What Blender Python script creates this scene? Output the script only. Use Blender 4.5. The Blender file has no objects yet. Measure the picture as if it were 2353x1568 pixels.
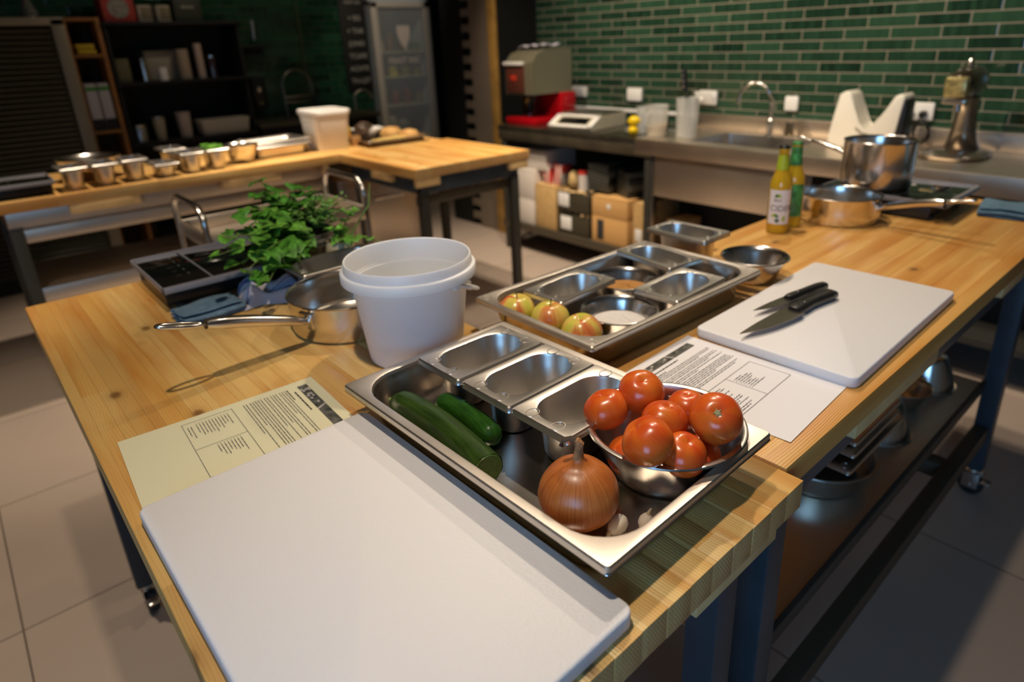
import bpy, bmesh, math, random
from mathutils import Vector, Matrix
random.seed(7)
PI = math.pi
COL = bpy.context.scene.collection

# ------------------------------------------------------------------ materials
MATS = {}
def nd(nt, t, **kw):
    n = nt.nodes.new(t)
    for k, v in kw.items():
        if hasattr(n, k): setattr(n, k, v)
    return n
def mat(name, col=(.5,.5,.5), rough=.5, metal=0., coat=0., trans=0., ior=1.45, sss=0., emit=None, es=1., bump=None, var=None, alpha=1., spec=.5):
    """principled; bump=(scale,strength), var=(scale,amount) mottles the colour"""
    if name in MATS: return MATS[name]
    m = bpy.data.materials.new(name); m.use_nodes = True; nt = m.node_tree
    b = nt.nodes['Principled BSDF']
    b.inputs['Base Color'].default_value = (*col, 1); b.inputs['Roughness'].default_value = rough
    b.inputs['Metallic'].default_value = metal; b.inputs['Coat Weight'].default_value = coat
    b.inputs['Transmission Weight'].default_value = trans; b.inputs['IOR'].default_value = ior
    b.inputs['Subsurface Weight'].default_value = sss; b.inputs['Alpha'].default_value = alpha
    b.inputs['Specular IOR Level'].default_value = spec
    if sss: b.inputs['Subsurface Radius'].default_value = (.02,.012,.008); b.inputs['Subsurface Scale'].default_value = .5
    if emit: b.inputs['Emission Color'].default_value = (*emit, 1); b.inputs['Emission Strength'].default_value = es
    if bump or var:
        tc = nd(nt, 'ShaderNodeTexCoord')
    if var:
        n = nd(nt, 'ShaderNodeTexNoise'); n.inputs['Scale'].default_value = var[0]; n.inputs['Detail'].default_value = 5
        nt.links.new(tc.outputs['Object'], n.inputs['Vector'])
        mr = nd(nt, 'ShaderNodeMapRange'); mr.inputs[1].default_value = .3; mr.inputs[2].default_value = .7
        mr.inputs[3].default_value = 1-var[1]; mr.inputs[4].default_value = 1+var[1]
        nt.links.new(n.outputs['Fac'], mr.inputs[0])
        mx = nd(nt, 'ShaderNodeVectorMath', operation='SCALE'); mx.inputs[0].default_value = col
        nt.links.new(mr.outputs[0], mx.inputs['Scale']); nt.links.new(mx.outputs[0], b.inputs['Base Color'])
    if bump:
        n = nd(nt, 'ShaderNodeTexNoise'); n.inputs['Scale'].default_value = bump[0]; n.inputs['Detail'].default_value = 4
        nt.links.new(tc.outputs['Object'], n.inputs['Vector'])
        bp = nd(nt, 'ShaderNodeBump'); bp.inputs['Strength'].default_value = bump[1]; bp.inputs['Distance'].default_value = .002
        nt.links.new(n.outputs['Fac'], bp.inputs['Height']); nt.links.new(bp.outputs[0], b.inputs['Normal'])
    MATS[name] = m
    return m

class G:
    """tiny helper for math node graphs"""
    def __init__(s, nt): s.nt = nt
    def m(s, op, a, b=None, c=None):
        n = s.nt.nodes.new('ShaderNodeMath'); n.operation = op
        for i, v in enumerate((a, b, c)):
            if v is None: continue
            if isinstance(v, (int, float)): n.inputs[i].default_value = v
            else: s.nt.links.new(v, n.inputs[i])
        return n.outputs[0]
    def vec(s, x, y, z):
        n = s.nt.nodes.new('ShaderNodeCombineXYZ')
        for i, v in enumerate((x, y, z)):
            if isinstance(v, (int, float)): n.inputs[i].default_value = v
            else: s.nt.links.new(v, n.inputs[i])
        return n.outputs[0]
    def noise(s, v, scale, detail=3, rough=.5):
        n = s.nt.nodes.new('ShaderNodeTexNoise'); n.inputs['Scale'].default_value = scale
        n.inputs['Detail'].default_value = detail; n.inputs['Roughness'].default_value = rough
        s.nt.links.new(v, n.inputs['Vector']); return n.outputs['Fac']
    def wn(s, v):
        n = s.nt.nodes.new('ShaderNodeTexWhiteNoise'); n.noise_dimensions = '3D'
        s.nt.links.new(v, n.inputs['Vector']); return n.outputs['Value']
    def ramp(s, f, stops, interp='LINEAR'):
        n = s.nt.nodes.new('ShaderNodeValToRGB'); cr = n.color_ramp; cr.interpolation = interp
        while len(cr.elements) < len(stops): cr.elements.new(.5)
        for e, (p, c) in zip(cr.elements, stops): e.position = p; e.color = (*c, 1)
        s.nt.links.new(f, n.inputs[0]); return n.outputs[0]
    def mix(s, f, a, b, bt='MIX'):
        n = s.nt.nodes.new('ShaderNodeMix'); n.data_type = 'RGBA'; n.blend_type = bt
        for i, v in ((0, f), (6, a), (7, b)):
            if isinstance(v, (int, float)): n.inputs[i].default_value = v
            elif isinstance(v, tuple): n.inputs[i].default_value = (*v, 1)
            else: s.nt.links.new(v, n.inputs[i])
        return n.outputs[2]

def wood_block(name, along='x', w=.046, seed=0., tones=None):
    """butcher-block pine: staves along one axis, random tones, grain lines, knots"""
    m = bpy.data.materials.new(name); m.use_nodes = True; nt = m.node_tree; g = G(nt)
    b = nt.nodes['Principled BSDF']
    tc = nd(nt, 'ShaderNodeTexCoord'); sp = nd(nt, 'ShaderNodeSeparateXYZ'); nt.links.new(tc.outputs['Object'], sp.inputs[0])
    u, v = (sp.outputs[0], sp.outputs[1]) if along == 'x' else (sp.outputs[1], sp.outputs[0])
    z = sp.outputs[2]
    i = g.m('FLOOR', g.m('DIVIDE', g.m('ADD', v, 10.), w))
    off = g.wn(g.vec(i, seed, 3.))
    j = g.m('FLOOR', g.m('DIVIDE', g.m('ADD', g.m('ADD', u, 10.), g.m('MULTIPLY', off, 2.)), 1.9))
    r = g.wn(g.vec(i, j, seed+1.)); r2 = g.wn(g.vec(i, j, seed+9.))
    tones = tones or [(0,(.66,.38,.11)),(.25,(.74,.46,.15)),(.5,(.82,.55,.21)),(.72,(.76,.46,.15)),(.88,(.70,.38,.10)),(.97,(.58,.28,.06))]
    base = g.ramp(r, tones)
    # soft growth figure
    f1 = g.noise(g.vec(g.m('MULTIPLY', u, 1.3), g.m('ADD', g.m('MULTIPLY', v, 11.), g.m('MULTIPLY', r2, 50.)), g.m('MULTIPLY', z, 11.)), 1.6, 3)
    base = g.mix(g.m('MAXIMUM', g.m('MULTIPLY', g.m('SUBTRACT', f1, .44), 3.4), 0.), base, (.56,.22,.035))
    # fine grain lines (wavy)
    wob = g.noise(g.vec(g.m('MULTIPLY', u, 2.2), g.m('MULTIPLY', v, 5.), r2), 1.5, 2)
    gl = g.m('SINE', g.m('ADD', g.m('ADD', g.m('MULTIPLY', g.m('ADD', v, g.m('MULTIPLY', z, .6)), 1500.), g.m('MULTIPLY', wob, 60.)), g.m('MULTIPLY', r2, 30.)))
    amp = g.m('MULTIPLY', g.m('ADD', g.m('MULTIPLY', gl, .5), .5), g.m('ADD', .10, g.m('MULTIPLY', r2, .16)))
    base = g.mix(amp, base, (.36,.17,.035))
    # knots
    vo = nd(nt, 'ShaderNodeTexVoronoi'); vo.inputs['Scale'].default_value = 1.0; vo.voronoi_dimensions = '2D'
    kv = g.vec(g.m('MULTIPLY', u, 4.2), g.m('MULTIPLY', v, 7.), seed)
    nt.links.new(kv, vo.inputs['Vector'])
    kd = g.m('ADD', vo.outputs['Distance'], g.m('MULTIPLY', g.m('SUBTRACT', g.noise(g.vec(g.m('MULTIPLY',u,60.),g.m('MULTIPLY',v,60.),1.),1.,2), .5), .04))
    kc = nd(nt, 'ShaderNodeSeparateColor'); nt.links.new(vo.outputs['Color'], kc.inputs[0]); km = g.m('LESS_THAN', kc.outputs[0], .42)
    kr = g.ramp(kd, [(0,(1,1,1)),(.04,(.85,.85,.85)),(.075,(.2,.2,.2)),(.15,(0,0,0))])
    base = g.mix(g.m('MULTIPLY', g.m('MULTIPLY', kr, .85), km), base, (.13,.045,.012))
    # seams between staves
    fr = g.m('FRACT', g.m('DIVIDE', g.m('ADD', v, 10.), w))
    seam = g.m('LESS_THAN', g.m('MINIMUM', fr, g.m('SUBTRACT', 1., fr)), .014)
    base = g.mix(g.m('MULTIPLY', seam, .3), base, (.22,.10,.02))
    # end grain on faces looking along the staves
    sn = nd(nt, 'ShaderNodeSeparateXYZ'); nt.links.new(tc.outputs['Normal'], sn.inputs[0])
    nu = g.m('ABSOLUTE', sn.outputs[0 if along == 'x' else 1])
    endm = g.m('GREATER_THAN', nu, .75)
    cy = g.m('SUBTRACT', g.m('MULTIPLY', fr, w), g.m('MULTIPLY', r, w))
    rad = g.m('SQRT', g.m('ADD', g.m('MULTIPLY', cy, cy), g.m('POWER', g.m('ADD', z, g.m('ADD', -.03, g.m('MULTIPLY', r2, .09))), 2.)))
    rings = g.m('ADD', g.m('MULTIPLY', g.m('SINE', g.m('MULTIPLY', rad, 2300.)), .5), .5)
    endc = g.mix(g.m('MULTIPLY', rings, .45), g.mix(.55, base, (.62,.38,.16)), (.33,.16,.06))
    base = g.mix(endm, base, endc)
    nt.links.new(base, b.inputs['Base Color'])
    b.inputs['Roughness'].default_value = .42
    bp = nd(nt, 'ShaderNodeBump'); bp.inputs['Strength'].default_value = .12; bp.inputs['Distance'].default_value = .001
    nt.links.new(gl, bp.inputs['Height']); nt.links.new(bp.outputs[0], b.inputs['Normal'])
    return m

def tile_mat(name, ux, bw, bh, x0, z0, c1, c2, mortar, rough=.12, gap=.0045):
    """running-bond glazed tiles; ux = 0 (x) or 1 (y) is the horizontal axis, world coordinates = object coordinates"""
    m = bpy.data.materials.new(name); m.use_nodes = True; nt = m.node_tree; g = G(nt); b = nt.nodes['Principled BSDF']
    tc = nd(nt, 'ShaderNodeTexCoord'); sp = nd(nt, 'ShaderNodeSeparateXYZ'); nt.links.new(tc.outputs['Object'], sp.inputs[0])
    h = g.m('DIVIDE', g.m('ADD', g.m('SUBTRACT', sp.outputs[ux], x0), bw*40), bw)
    vv = g.m('DIVIDE', g.m('ADD', g.m('SUBTRACT', sp.outputs[2], z0), bh*40), bh)
    row = g.m('FLOOR', vv)
    sh = g.m('ADD', h, g.m('MULTIPLY', g.m('MODULO', row, 2.), .5))
    ci = g.m('FLOOR', sh)
    fx = g.m('FRACT', sh); fz = g.m('FRACT', vv)
    dx = g.m('MULTIPLY', g.m('MINIMUM', fx, g.m('SUBTRACT', 1., fx)), bw)
    dz = g.m('MULTIPLY', g.m('MINIMUM', fz, g.m('SUBTRACT', 1., fz)), bh)
    d = g.m('MINIMUM', dx, dz)
    mm = g.m('LESS_THAN', d, gap/2)
    r = g.wn(g.vec(ci, row, 2.))
    col = g.ramp(r, [(0,c1),(.3,tuple((a+b_)/2 for a,b_ in zip(c1,c2))),(.75,c2),(1,tuple(a*1.35 for a in c2))])
    n = g.noise(g.vec(g.m('MULTIPLY', sp.outputs[ux], 9.), sp.outputs[2], r), 5., 4)
    col = g.mix(g.m('MULTIPLY', g.m('SUBTRACT', n, .4), 1.2), col, tuple(a*2.1 for a in c2))
    col = g.mix(mm, col, mortar)
    nt.links.new(col, b.inputs['Base Color'])
    nt.links.new(g.m('ADD', g.m('MULTIPLY', mm, .7), rough), b.inputs['Roughness'])
    hgt = g.m('MINIMUM', g.m('DIVIDE', d, .006), 1.)
    wav = g.noise(g.vec(sp.outputs[ux], sp.outputs[2], r), 22., 2)
    bp = nd(nt, 'ShaderNodeBump'); bp.inputs['Strength'].default_value = .5; bp.inputs['Distance'].default_value = .003
    nt.links.new(g.m('ADD', hgt, g.m('MULTIPLY', wav, .35)), bp.inputs['Height']); nt.links.new(bp.outputs[0], b.inputs['Normal'])
    return m

def floor_mat():
    m = bpy.data.materials.new('floor_tiles'); m.use_nodes = True; nt = m.node_tree; g = G(nt); b = nt.nodes['Principled BSDF']
    tc = nd(nt, 'ShaderNodeTexCoord'); sp = nd(nt, 'ShaderNodeSeparateXYZ'); nt.links.new(tc.outputs['Object'], sp.inputs[0])
    S = .69
    a = g.m('DIVIDE', g.m('ADD', sp.outputs[0], 20*S-.06), S); c = g.m('DIVIDE', g.m('ADD', sp.outputs[1], 20*S+.03), S)
    fa = g.m('FRACT', a); fc = g.m('FRACT', c)
    d = g.m('MINIMUM', g.m('MINIMUM', fa, g.m('SUBTRACT', 1., fa)), g.m('MINIMUM', fc, g.m('SUBTRACT', 1., fc)))
    mm = g.m('LESS_THAN', d, .0035)
    r = g.wn(g.vec(g.m('FLOOR', a), g.m('FLOOR', c), 1.))
    base = g.ramp(r, [(0,(.40,.32,.26)),(1,(.45,.36,.29))])
    n = g.noise(tc.outputs['Object'], 260., 2); n2 = g.noise(tc.outputs['Object'], 3.5, 4)
    base = g.mix(g.m('MULTIPLY', g.m('SUBTRACT', n, .35), .4), base, (.24,.19,.15))
    base = g.mix(g.m('MULTIPLY', g.m('SUBTRACT', n2, .4), .5), base, (.32,.25,.20))
    vo = nd(nt, 'ShaderNodeTexVoronoi'); vo.inputs['Scale'].default_value = 3.1; nt.links.new(tc.outputs['Object'], vo.inputs['Vector'])
    base = g.mix(g.m('MULTIPLY', g.m('LESS_THAN', vo.outputs['Distance'], .032), .75), base, (.04,.03,.02))
    base = g.mix(mm, base, (.13,.10,.075))
    nt.links.new(base, b.inputs['Base Color']); b.inputs['Roughness'].default_value = .45
    bp = nd(nt, 'ShaderNodeBump'); bp.inputs['Strength'].default_value = .25; bp.inputs['Distance'].default_value = .001
    nt.links.new(n, bp.inputs['Height']); nt.links.new(bp.outputs[0], b.inputs['Normal'])
    return m

def steel(name, col=(.60,.56,.51), rough=.25, scr=.4, rimz=None):
    m = bpy.data.materials.new(name); m.use_nodes = True; nt = m.node_tree; g = G(nt); b = nt.nodes['Principled BSDF']
    b.inputs['Metallic'].default_value = 1.
    tc = nd(nt, 'ShaderNodeTexCoord')
    n = g.noise(tc.outputs['Object'], 38., 5, .6); n2 = g.noise(tc.outputs['Object'], 7., 3)
    nt.links.new(g.mix(g.m('MULTIPLY', g.m('SUBTRACT', n, .3), .5*scr), col, tuple(c*.55 for c in col)), b.inputs['Base Color'])
    rg = g.m('ADD', g.m('MULTIPLY', g.m('SUBTRACT', n2, .5), .22*scr), rough)
    if rimz:      # the rim is scuffed by use, the inside stays smoother
        sz = nd(nt, 'ShaderNodeSeparateXYZ'); nt.links.new(tc.outputs['Object'], sz.inputs[0])
        rg = g.m('SUBTRACT', rg, g.m('MULTIPLY', g.m('LESS_THAN', sz.outputs[2], rimz), .20))
    nt.links.new(rg, b.inputs['Roughness'])
    bp = nd(nt, 'ShaderNodeBump'); bp.inputs['Strength'].default_value = .05*scr; bp.inputs['Distance'].default_value = .001
    nt.links.new(n, bp.inputs['Height']); nt.links.new(bp.outputs[0], b.inputs['Normal'])
    return m

def fruit_mat(name, stops, scale=3., axis_fac=.5, rough=.18, streak=30., spec_col=None, speck=True, coat=.4):
    """colour runs by noise around the fruit plus fine meridian streaks"""
    m = bpy.data.materials.new(name); m.use_nodes = True; nt = m.node_tree; g = G(nt); b = nt.nodes['Principled BSDF']
    tc = nd(nt, 'ShaderNodeTexCoord'); sp = nd(nt, 'ShaderNodeSeparateXYZ'); nt.links.new(tc.outputs['Object'], sp.inputs[0])
    oi = nd(nt, 'ShaderNodeObjectInfo')
    ang = g.m('ARCTAN2', sp.outputs[1], sp.outputs[0])
    ca = g.vec(g.m('COSINE', ang), g.m('SINE', ang), g.m('ADD', g.m('MULTIPLY', sp.outputs[2], 18.), g.m('MULTIPLY', oi.outputs['Random'], 40.)))
    n1 = g.noise(ca, scale*.3, 2)
    st = g.noise(g.vec(g.m('MULTIPLY', g.m('COSINE', ang), streak), g.m('MULTIPLY', g.m('SINE', ang), streak), g.m('MULTIPLY', sp.outputs[2], 12.)), .55, 4)
    f = g.m('ADD', n1, g.m('MULTIPLY', g.m('SUBTRACT', st, .5), axis_fac))
    nt.links.new(g.ramp(f, stops), b.inputs['Base Color'])
    b.inputs['Roughness'].default_value = rough; b.inputs['Coat Weight'].default_value = coat; b.inputs['Coat Roughness'].default_value = .08
    b.inputs['Subsurface Weight'].default_value = .08; b.inputs['Subsurface Scale'].default_value = .01
    return m

STEEL = steel('brushed_steel', (.66,.62,.57), .36, .6); STEELD = steel('worn_steel', (.56,.54,.50), .34, .9); CHROME = steel('polished_steel', (.72,.68,.63), .21, .2)
STEELT = steel('tray_steel', (.66,.60,.53), .42, 1., rimz=.052); STEELB = steel('sheet_steel', (.72,.63,.52), .38, .5)
WOODA = wood_block('pine_block', 'x', .0402, 0., [(0,(.52,.28,.075)),(.15,(.72,.45,.145)),(.4,(.80,.54,.20)),(.6,(.76,.49,.165)),(.78,(.68,.38,.095)),(.88,(.80,.55,.23)),(.97,(.54,.26,.05))]); WOODB = wood_block('pine_block_lengthwise', 'y', .047, 5.,
    [(0,(.62,.33,.085)),(.3,(.74,.43,.125)),(.6,(.70,.39,.11)),(.85,(.78,.48,.16)),(1,(.64,.33,.08))])
WOODC = wood_block('pine_block_far', 'x', .047, 11.); WOODD = wood_block('pine_block_far_lengthwise', 'y', .047, 17.)
PINE = mat('pine_strip', (.74,.50,.22), .5, var=(14,.15))
PAINT = mat('blue_grey_paint', (.034,.050,.066), .42, var=(6,.25)); DARKPAINT = mat('dark_grey_paint', (.035,.034,.028), .5)
HDPE = mat('white_polyethylene', (.74,.73,.74), .48, sss=.15, bump=(260,.25)); BUCKETM = mat('bucket_plastic', (.74,.745,.76), .38, sss=.25)
BLACKPL = mat('black_plastic', (.012,.012,.012), .35); BLACKG = mat('black_glass', (.006,.006,.006), .06, coat=1.)
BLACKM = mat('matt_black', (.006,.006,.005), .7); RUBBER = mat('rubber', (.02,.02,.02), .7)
WHITEP = mat('white_plastic', (.78,.76,.72), .35); CREAM = mat('cream_enamel', (.72,.68,.58), .3)
PAPERW = mat('white_paper', (.78,.77,.80), .8); PAPERY = mat('yellow_paper', (.70,.66,.44), .8); INK = mat('ink', (.03,.03,.03), .8); INKG = mat('grey_ink', (.12,.12,.12), .8)
CARD = mat('cardboard', (.52,.33,.13), .8, var=(30,.12)); GREYWALL = mat('greyish_plaster', (.16,.125,.09), .85, var=(4,.12))

# ------------------------------------------------------------------ mesh helpers
def finish(bm, name, m, parent=None, smooth=35, loc=None, rot=None):
    bmesh.ops.recalc_face_normals(bm, faces=bm.faces)
    me = bpy.data.meshes.new(name); bm.to_mesh(me); bm.free()
    for p in me.polygons: p.use_smooth = smooth is not None
    if smooth is not None: me.set_sharp_from_angle(angle=math.radians(smooth))
    ms = m if isinstance(m, (list, tuple)) else [m]
    for x in ms: me.materials.append(x)
    o = bpy.data.objects.new(name, me); COL.objects.link(o)
    if parent: o.parent = parent
    if loc is not None: o.location = loc
    if rot is not None: o.rotation_euler = rot
    return o
def tag(o, label, cat, group=None):
    o['label'] = label; o['category'] = cat
    if group: o['group'] = group
    return o
def thing(name, label, cat, loc=(0,0,0), rz=0, group=None):
    o = bpy.data.objects.new(name, None); COL.objects.link(o); o.empty_display_size = .05
    o.location = loc; o.rotation_euler = (0, 0, rz); return tag(o, label, cat, group)
def struct(o): o['kind'] = 'structure'; return o
def dup(root, loc, rz=None, label=None, group=None, scale=None, rot=None):
    r = root.copy(); COL.objects.link(r); r.location = loc
    if rz is not None: r.rotation_euler = (0, 0, rz)
    if rot is not None: r.rotation_euler = rot
    if scale: r.scale = scale
    if label: r['label'] = label
    if group: r['group'] = group
    for ch in list(root.children):
        c = ch.copy(); COL.objects.link(c); c.parent = r
        for g2 in list(ch.children):
            d = g2.copy(); COL.objects.link(d); d.parent = c
    return r
def bx(bm, x0, x1, y0, y1, z0, z1, bev=0., mi=0, M=None):
    r = bmesh.ops.create_cube(bm, size=1.)
    vs = r['verts']
    for v in vs: v.co = Vector(((x0+x1)/2+v.co.x*(x1-x0), (y0+y1)/2+v.co.y*(y1-y0), (z0+z1)/2+v.co.z*(z1-z0)))
    fs = list({f for v in vs for f in v.link_faces})
    for f in fs: f.material_index = mi
    if bev:
        es = list({e for v in vs for e in v.link_edges})
        rr = bmesh.ops.bevel(bm, geom=es, offset=bev, segments=2, profile=.5, affect='EDGES')
        vs = list({v for f in rr['faces'] for v in f.verts} | {v for v in vs if v.is_valid})
        for f in rr['faces']: f.material_index = mi
    if M is not None:
        for v in vs: v.co = M @ v.co
    return bm
def box(name, m, x0, x1, y0, y1, z0, z1, bev=.002, parent=None):
    return finish(bx(bmesh.new(), x0, x1, y0, y1, z0, z1, bev), name, m, parent)
def lathe(bm, prof, seg=48, cap0=False, cap1=False, mi=0, c=(0,0,0), M=None, wob=None):
    rings = []
    for (r, z) in prof:
        ring = []
        for k in range(seg):
            a = 2*PI*k/seg; rr = r*(wob(a, z) if wob else 1.)
            p = Vector((c[0]+rr*math.cos(a), c[1]+rr*math.sin(a), c[2]+z))
            ring.append(bm.verts.new(M @ p if M is not None else p))
        rings.append(ring)
    for a, b in zip(rings, rings[1:]):
        for k in range(seg):
            f = bm.faces.new((a[k], a[(k+1) % seg], b[(k+1) % seg], b[k])); f.material_index = mi
    if cap0: bm.faces.new(list(reversed(rings[0]))).material_index = mi
    if cap1: bm.faces.new(rings[-1]).material_index = mi
    return bm
def tube(bm, pts, r, seg=12, caps=True, mi=0, flat=1.):
    """sweep a circle (r may be a list) along points; flat squashes it vertically"""
    pts = [Vector(p) for p in pts]; n = len(pts); rs = r if isinstance(r, (list, tuple)) else [r]*n
    rings = []; up = None
    for i, p in enumerate(pts):
        t = (pts[min(i+1, n-1)]-pts[max(i-1, 0)]).normalized()
        if up is None:
            up = Vector((0,0,1)) if abs(t.z) < .9 else Vector((1,0,0))
        s = t.cross(up).normalized(); up = s.cross(t).normalized()
        rings.append([bm.verts.new(p+s*math.cos(2*PI*k/seg)*rs[i]+up*math.sin(2*PI*k/seg)*rs[i]*flat) for k in range(seg)])
    for a, b in zip(rings, rings[1:]):
        for k in range(seg):
            f = bm.faces.new((a[k], a[(k+1) % seg], b[(k+1) % seg], b[k])); f.material_index = mi
    if caps:
        bm.faces.new(list(reversed(rings[0]))).material_index = mi; bm.faces.new(rings[-1]).material_index = mi
    return bm
def arc(c, r, a0, a1, n, ax='xz'):
    out = []
    for k in range(n+1):
        a = a0+(a1-a0)*k/n; d = {'x':0,'y':0,'z':0}; d[ax[0]] = r*math.cos(a); d[ax[1]] = r*math.sin(a)
        out.append((c[0]+d['x'], c[1]+d['y'], c[2]+d['z']))
    return out
def rrect(hx, hy, r, n=6):
    """rounded rectangle loop, counter-clockwise, 4*(n+1) points"""
    r = min(r, hx, hy); out = []
    for cx, cy, a0 in ((hx-r, hy-r, 0), (-hx+r, hy-r, PI/2), (-hx+r, -hy+r, PI), (hx-r, -hy+r, 1.5*PI)):
        for k in range(n+1):
            a = a0+PI/2*k/n; out.append((cx+r*math.cos(a), cy+r*math.sin(a)))
    return out
def loft(bm, loops, cap_end=True, cap_start=False, mi=0, n=6, off=(0,0)):
    """loops: (hx, hy, r, z)"""
    rings = [[bm.verts.new((x+off[0], y+off[1], z)) for x, y in rrect(hx, hy, r, n)] for hx, hy, r, z in loops]
    for a, b in zip(rings, rings[1:]):
        L = len(a)
        for k in range(L):
            f = bm.faces.new((a[k], a[(k+1) % L], b[(k+1) % L], b[k])); f.material_index = mi
    if cap_end: bm.faces.new(rings[-1]).material_index = mi
    if cap_start: bm.faces.new(list(reversed(rings[0]))).material_index = mi
    return bm
def grid_sheet(nx, ny, fn):
    bm = bmesh.new(); g = [[bm.verts.new(fn(i/nx, j/ny)) for j in range(ny+1)] for i in range(nx+1)]
    for i in range(nx):
        for j in range(ny): bm.faces.new((g[i][j], g[i+1][j], g[i+1][j+1], g[i][j+1]))
    return bm
def solid(o, t, off=0.):
    md = o.modifiers.new('Solidify', 'SOLIDIFY'); md.thickness = t; md.offset = off; return o
def subd(o, n=1):
    md = o.modifiers.new('Subdivision', 'SUBSURF'); md.levels = n; md.render_levels = n; return o
def text_mesh(s, size, bold=False):
    cu = bpy.data.curves.new('t', 'FONT'); cu.body = s; cu.size = size; cu.align_x = 'CENTER'; cu.resolution_u = 3
    if bold: cu.offset = size*.02
    o = bpy.data.objects.new('t', cu); COL.objects.link(o)
    dg = bpy.context.evaluated_depsgraph_get(); me = bpy.data.meshes.new_from_object(o.evaluated_get(dg))
    bpy.data.objects.remove(o); bpy.data.curves.remove(cu); return me
def add_text(bm, s, size, fn, bold=False, mi=0):
    me = text_mesh(s, size, bold); vs = [bm.verts.new(fn(v.co.x, v.co.y)) for v in me.vertices]
    for p in me.polygons:
        try: bm.faces.new([vs[i] for i in p.vertices]).material_index = mi
        except ValueError: pass
    bpy.data.meshes.remove(me)
# ------------------------------------------------------------------ kitchenware makers
def gn_mesh(L, W, H, R, fl=.013, taper=.006, notch=True, name='gastronorm_pan', m=None, nr=.0105):
    bm = bmesh.new(); n = 8
    a, b = L/2, W/2; i, j = a-fl, b-fl
    loft(bm, [(a+.001,b+.001,.007,H-.0095),(a,b,.006,H-.0075),(a,b,.006,H-.002),(a-.0018,b-.0018,.005,H),
              (i+.002,j+.002,R+.002,H),(i-.001,j-.001,R,H-.0012),(i-.0025,j-.0025,R-.001,H-.006),
              (i-.0045,j-.0045,R-.002,H*.72),(i-.006,j-.006,R-.003,H*.68),
              (i-.004-taper,j-.004-taper,max(R-.008,.01),.010),(i-.008-taper,j-.008-taper,max(R-.012,.008),.0028),(i-.016-taper,j-.016-taper,max(R-.02,.006),.001)], n=n)
    bmesh.ops.recalc_face_normals(bm, faces=bm.faces); bmesh.ops.solidify(bm, geom=list(bm.faces), thickness=.0009)
    if notch:      # pressed stacking pads in the corners of the rim
        for sx in (-1, 1):
            for sy in (-1, 1):
                cx, cy = sx*(a-.0155-(0.002 if L > .3 else 0)), sy*(b-.0155-(0.002 if L > .3 else 0))
                if L <= .3: cx, cy = (sx*(a-.013), sy*(b-.030)) if True else (cx, cy)
                tube(bm, [(cx+nr*math.cos(2*PI*k/24), cy+nr*.8*math.sin(2*PI*k/24), H-.0003) for k in range(25)], .0009, 6, caps=False)
    return finish(bm, name, m or STEEL, smooth=40)
def gn_pan(name, label, L, W, H, R, x, y, z, rot, group=None, m=None, fl=.013, notch=True, cat='pan'):
    o = gn_mesh(L, W, H, R, fl=fl, name=name, m=m, notch=notch); o.location = (x, y, z); o.rotation_euler = (0,0,math.radians(rot))
    return tag(o, label, cat, group)
def bowl_profile(r, h, rb, rim=.006, t=.0012, flat=True):
    """outer foot up to a rolled rim and back down inside"""
    p = [(.0005,0)] + [(rb*.9,0),(rb,.003)]
    for k in range(1, 9):
        f = k/8; rr = rb+(r-rim-rb)*(f**.8); p.append((rr, .003+(h-.005)*f))
    p += [(r-.001,h-.003),(r,h-.0015),(r-.001,h),(r-rim*.6,h+.0006),(r-rim,h-.001)]
    for k in range(7, -1, -1):
        f = k/8; rr = rb+(r-rim-rb)*(f**.8)-t; p.append((rr, .003+(h-.005)*f+t))
    p += [(rb*.88,t+.0008),(.0005,t+.0006)]
    return p
def bowl(name, label, x, y, z, r, h, rb, group=None, m=None, parent=None, rim=.006):
    bm = lathe(bmesh.new(), bowl_profile(r, h, rb, rim), 64)
    o = finish(bm, name, m or CHROME, parent, smooth=40); o.location = (x, y, z)
    return tag(o, label, 'bowl', group) if label else o
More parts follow.
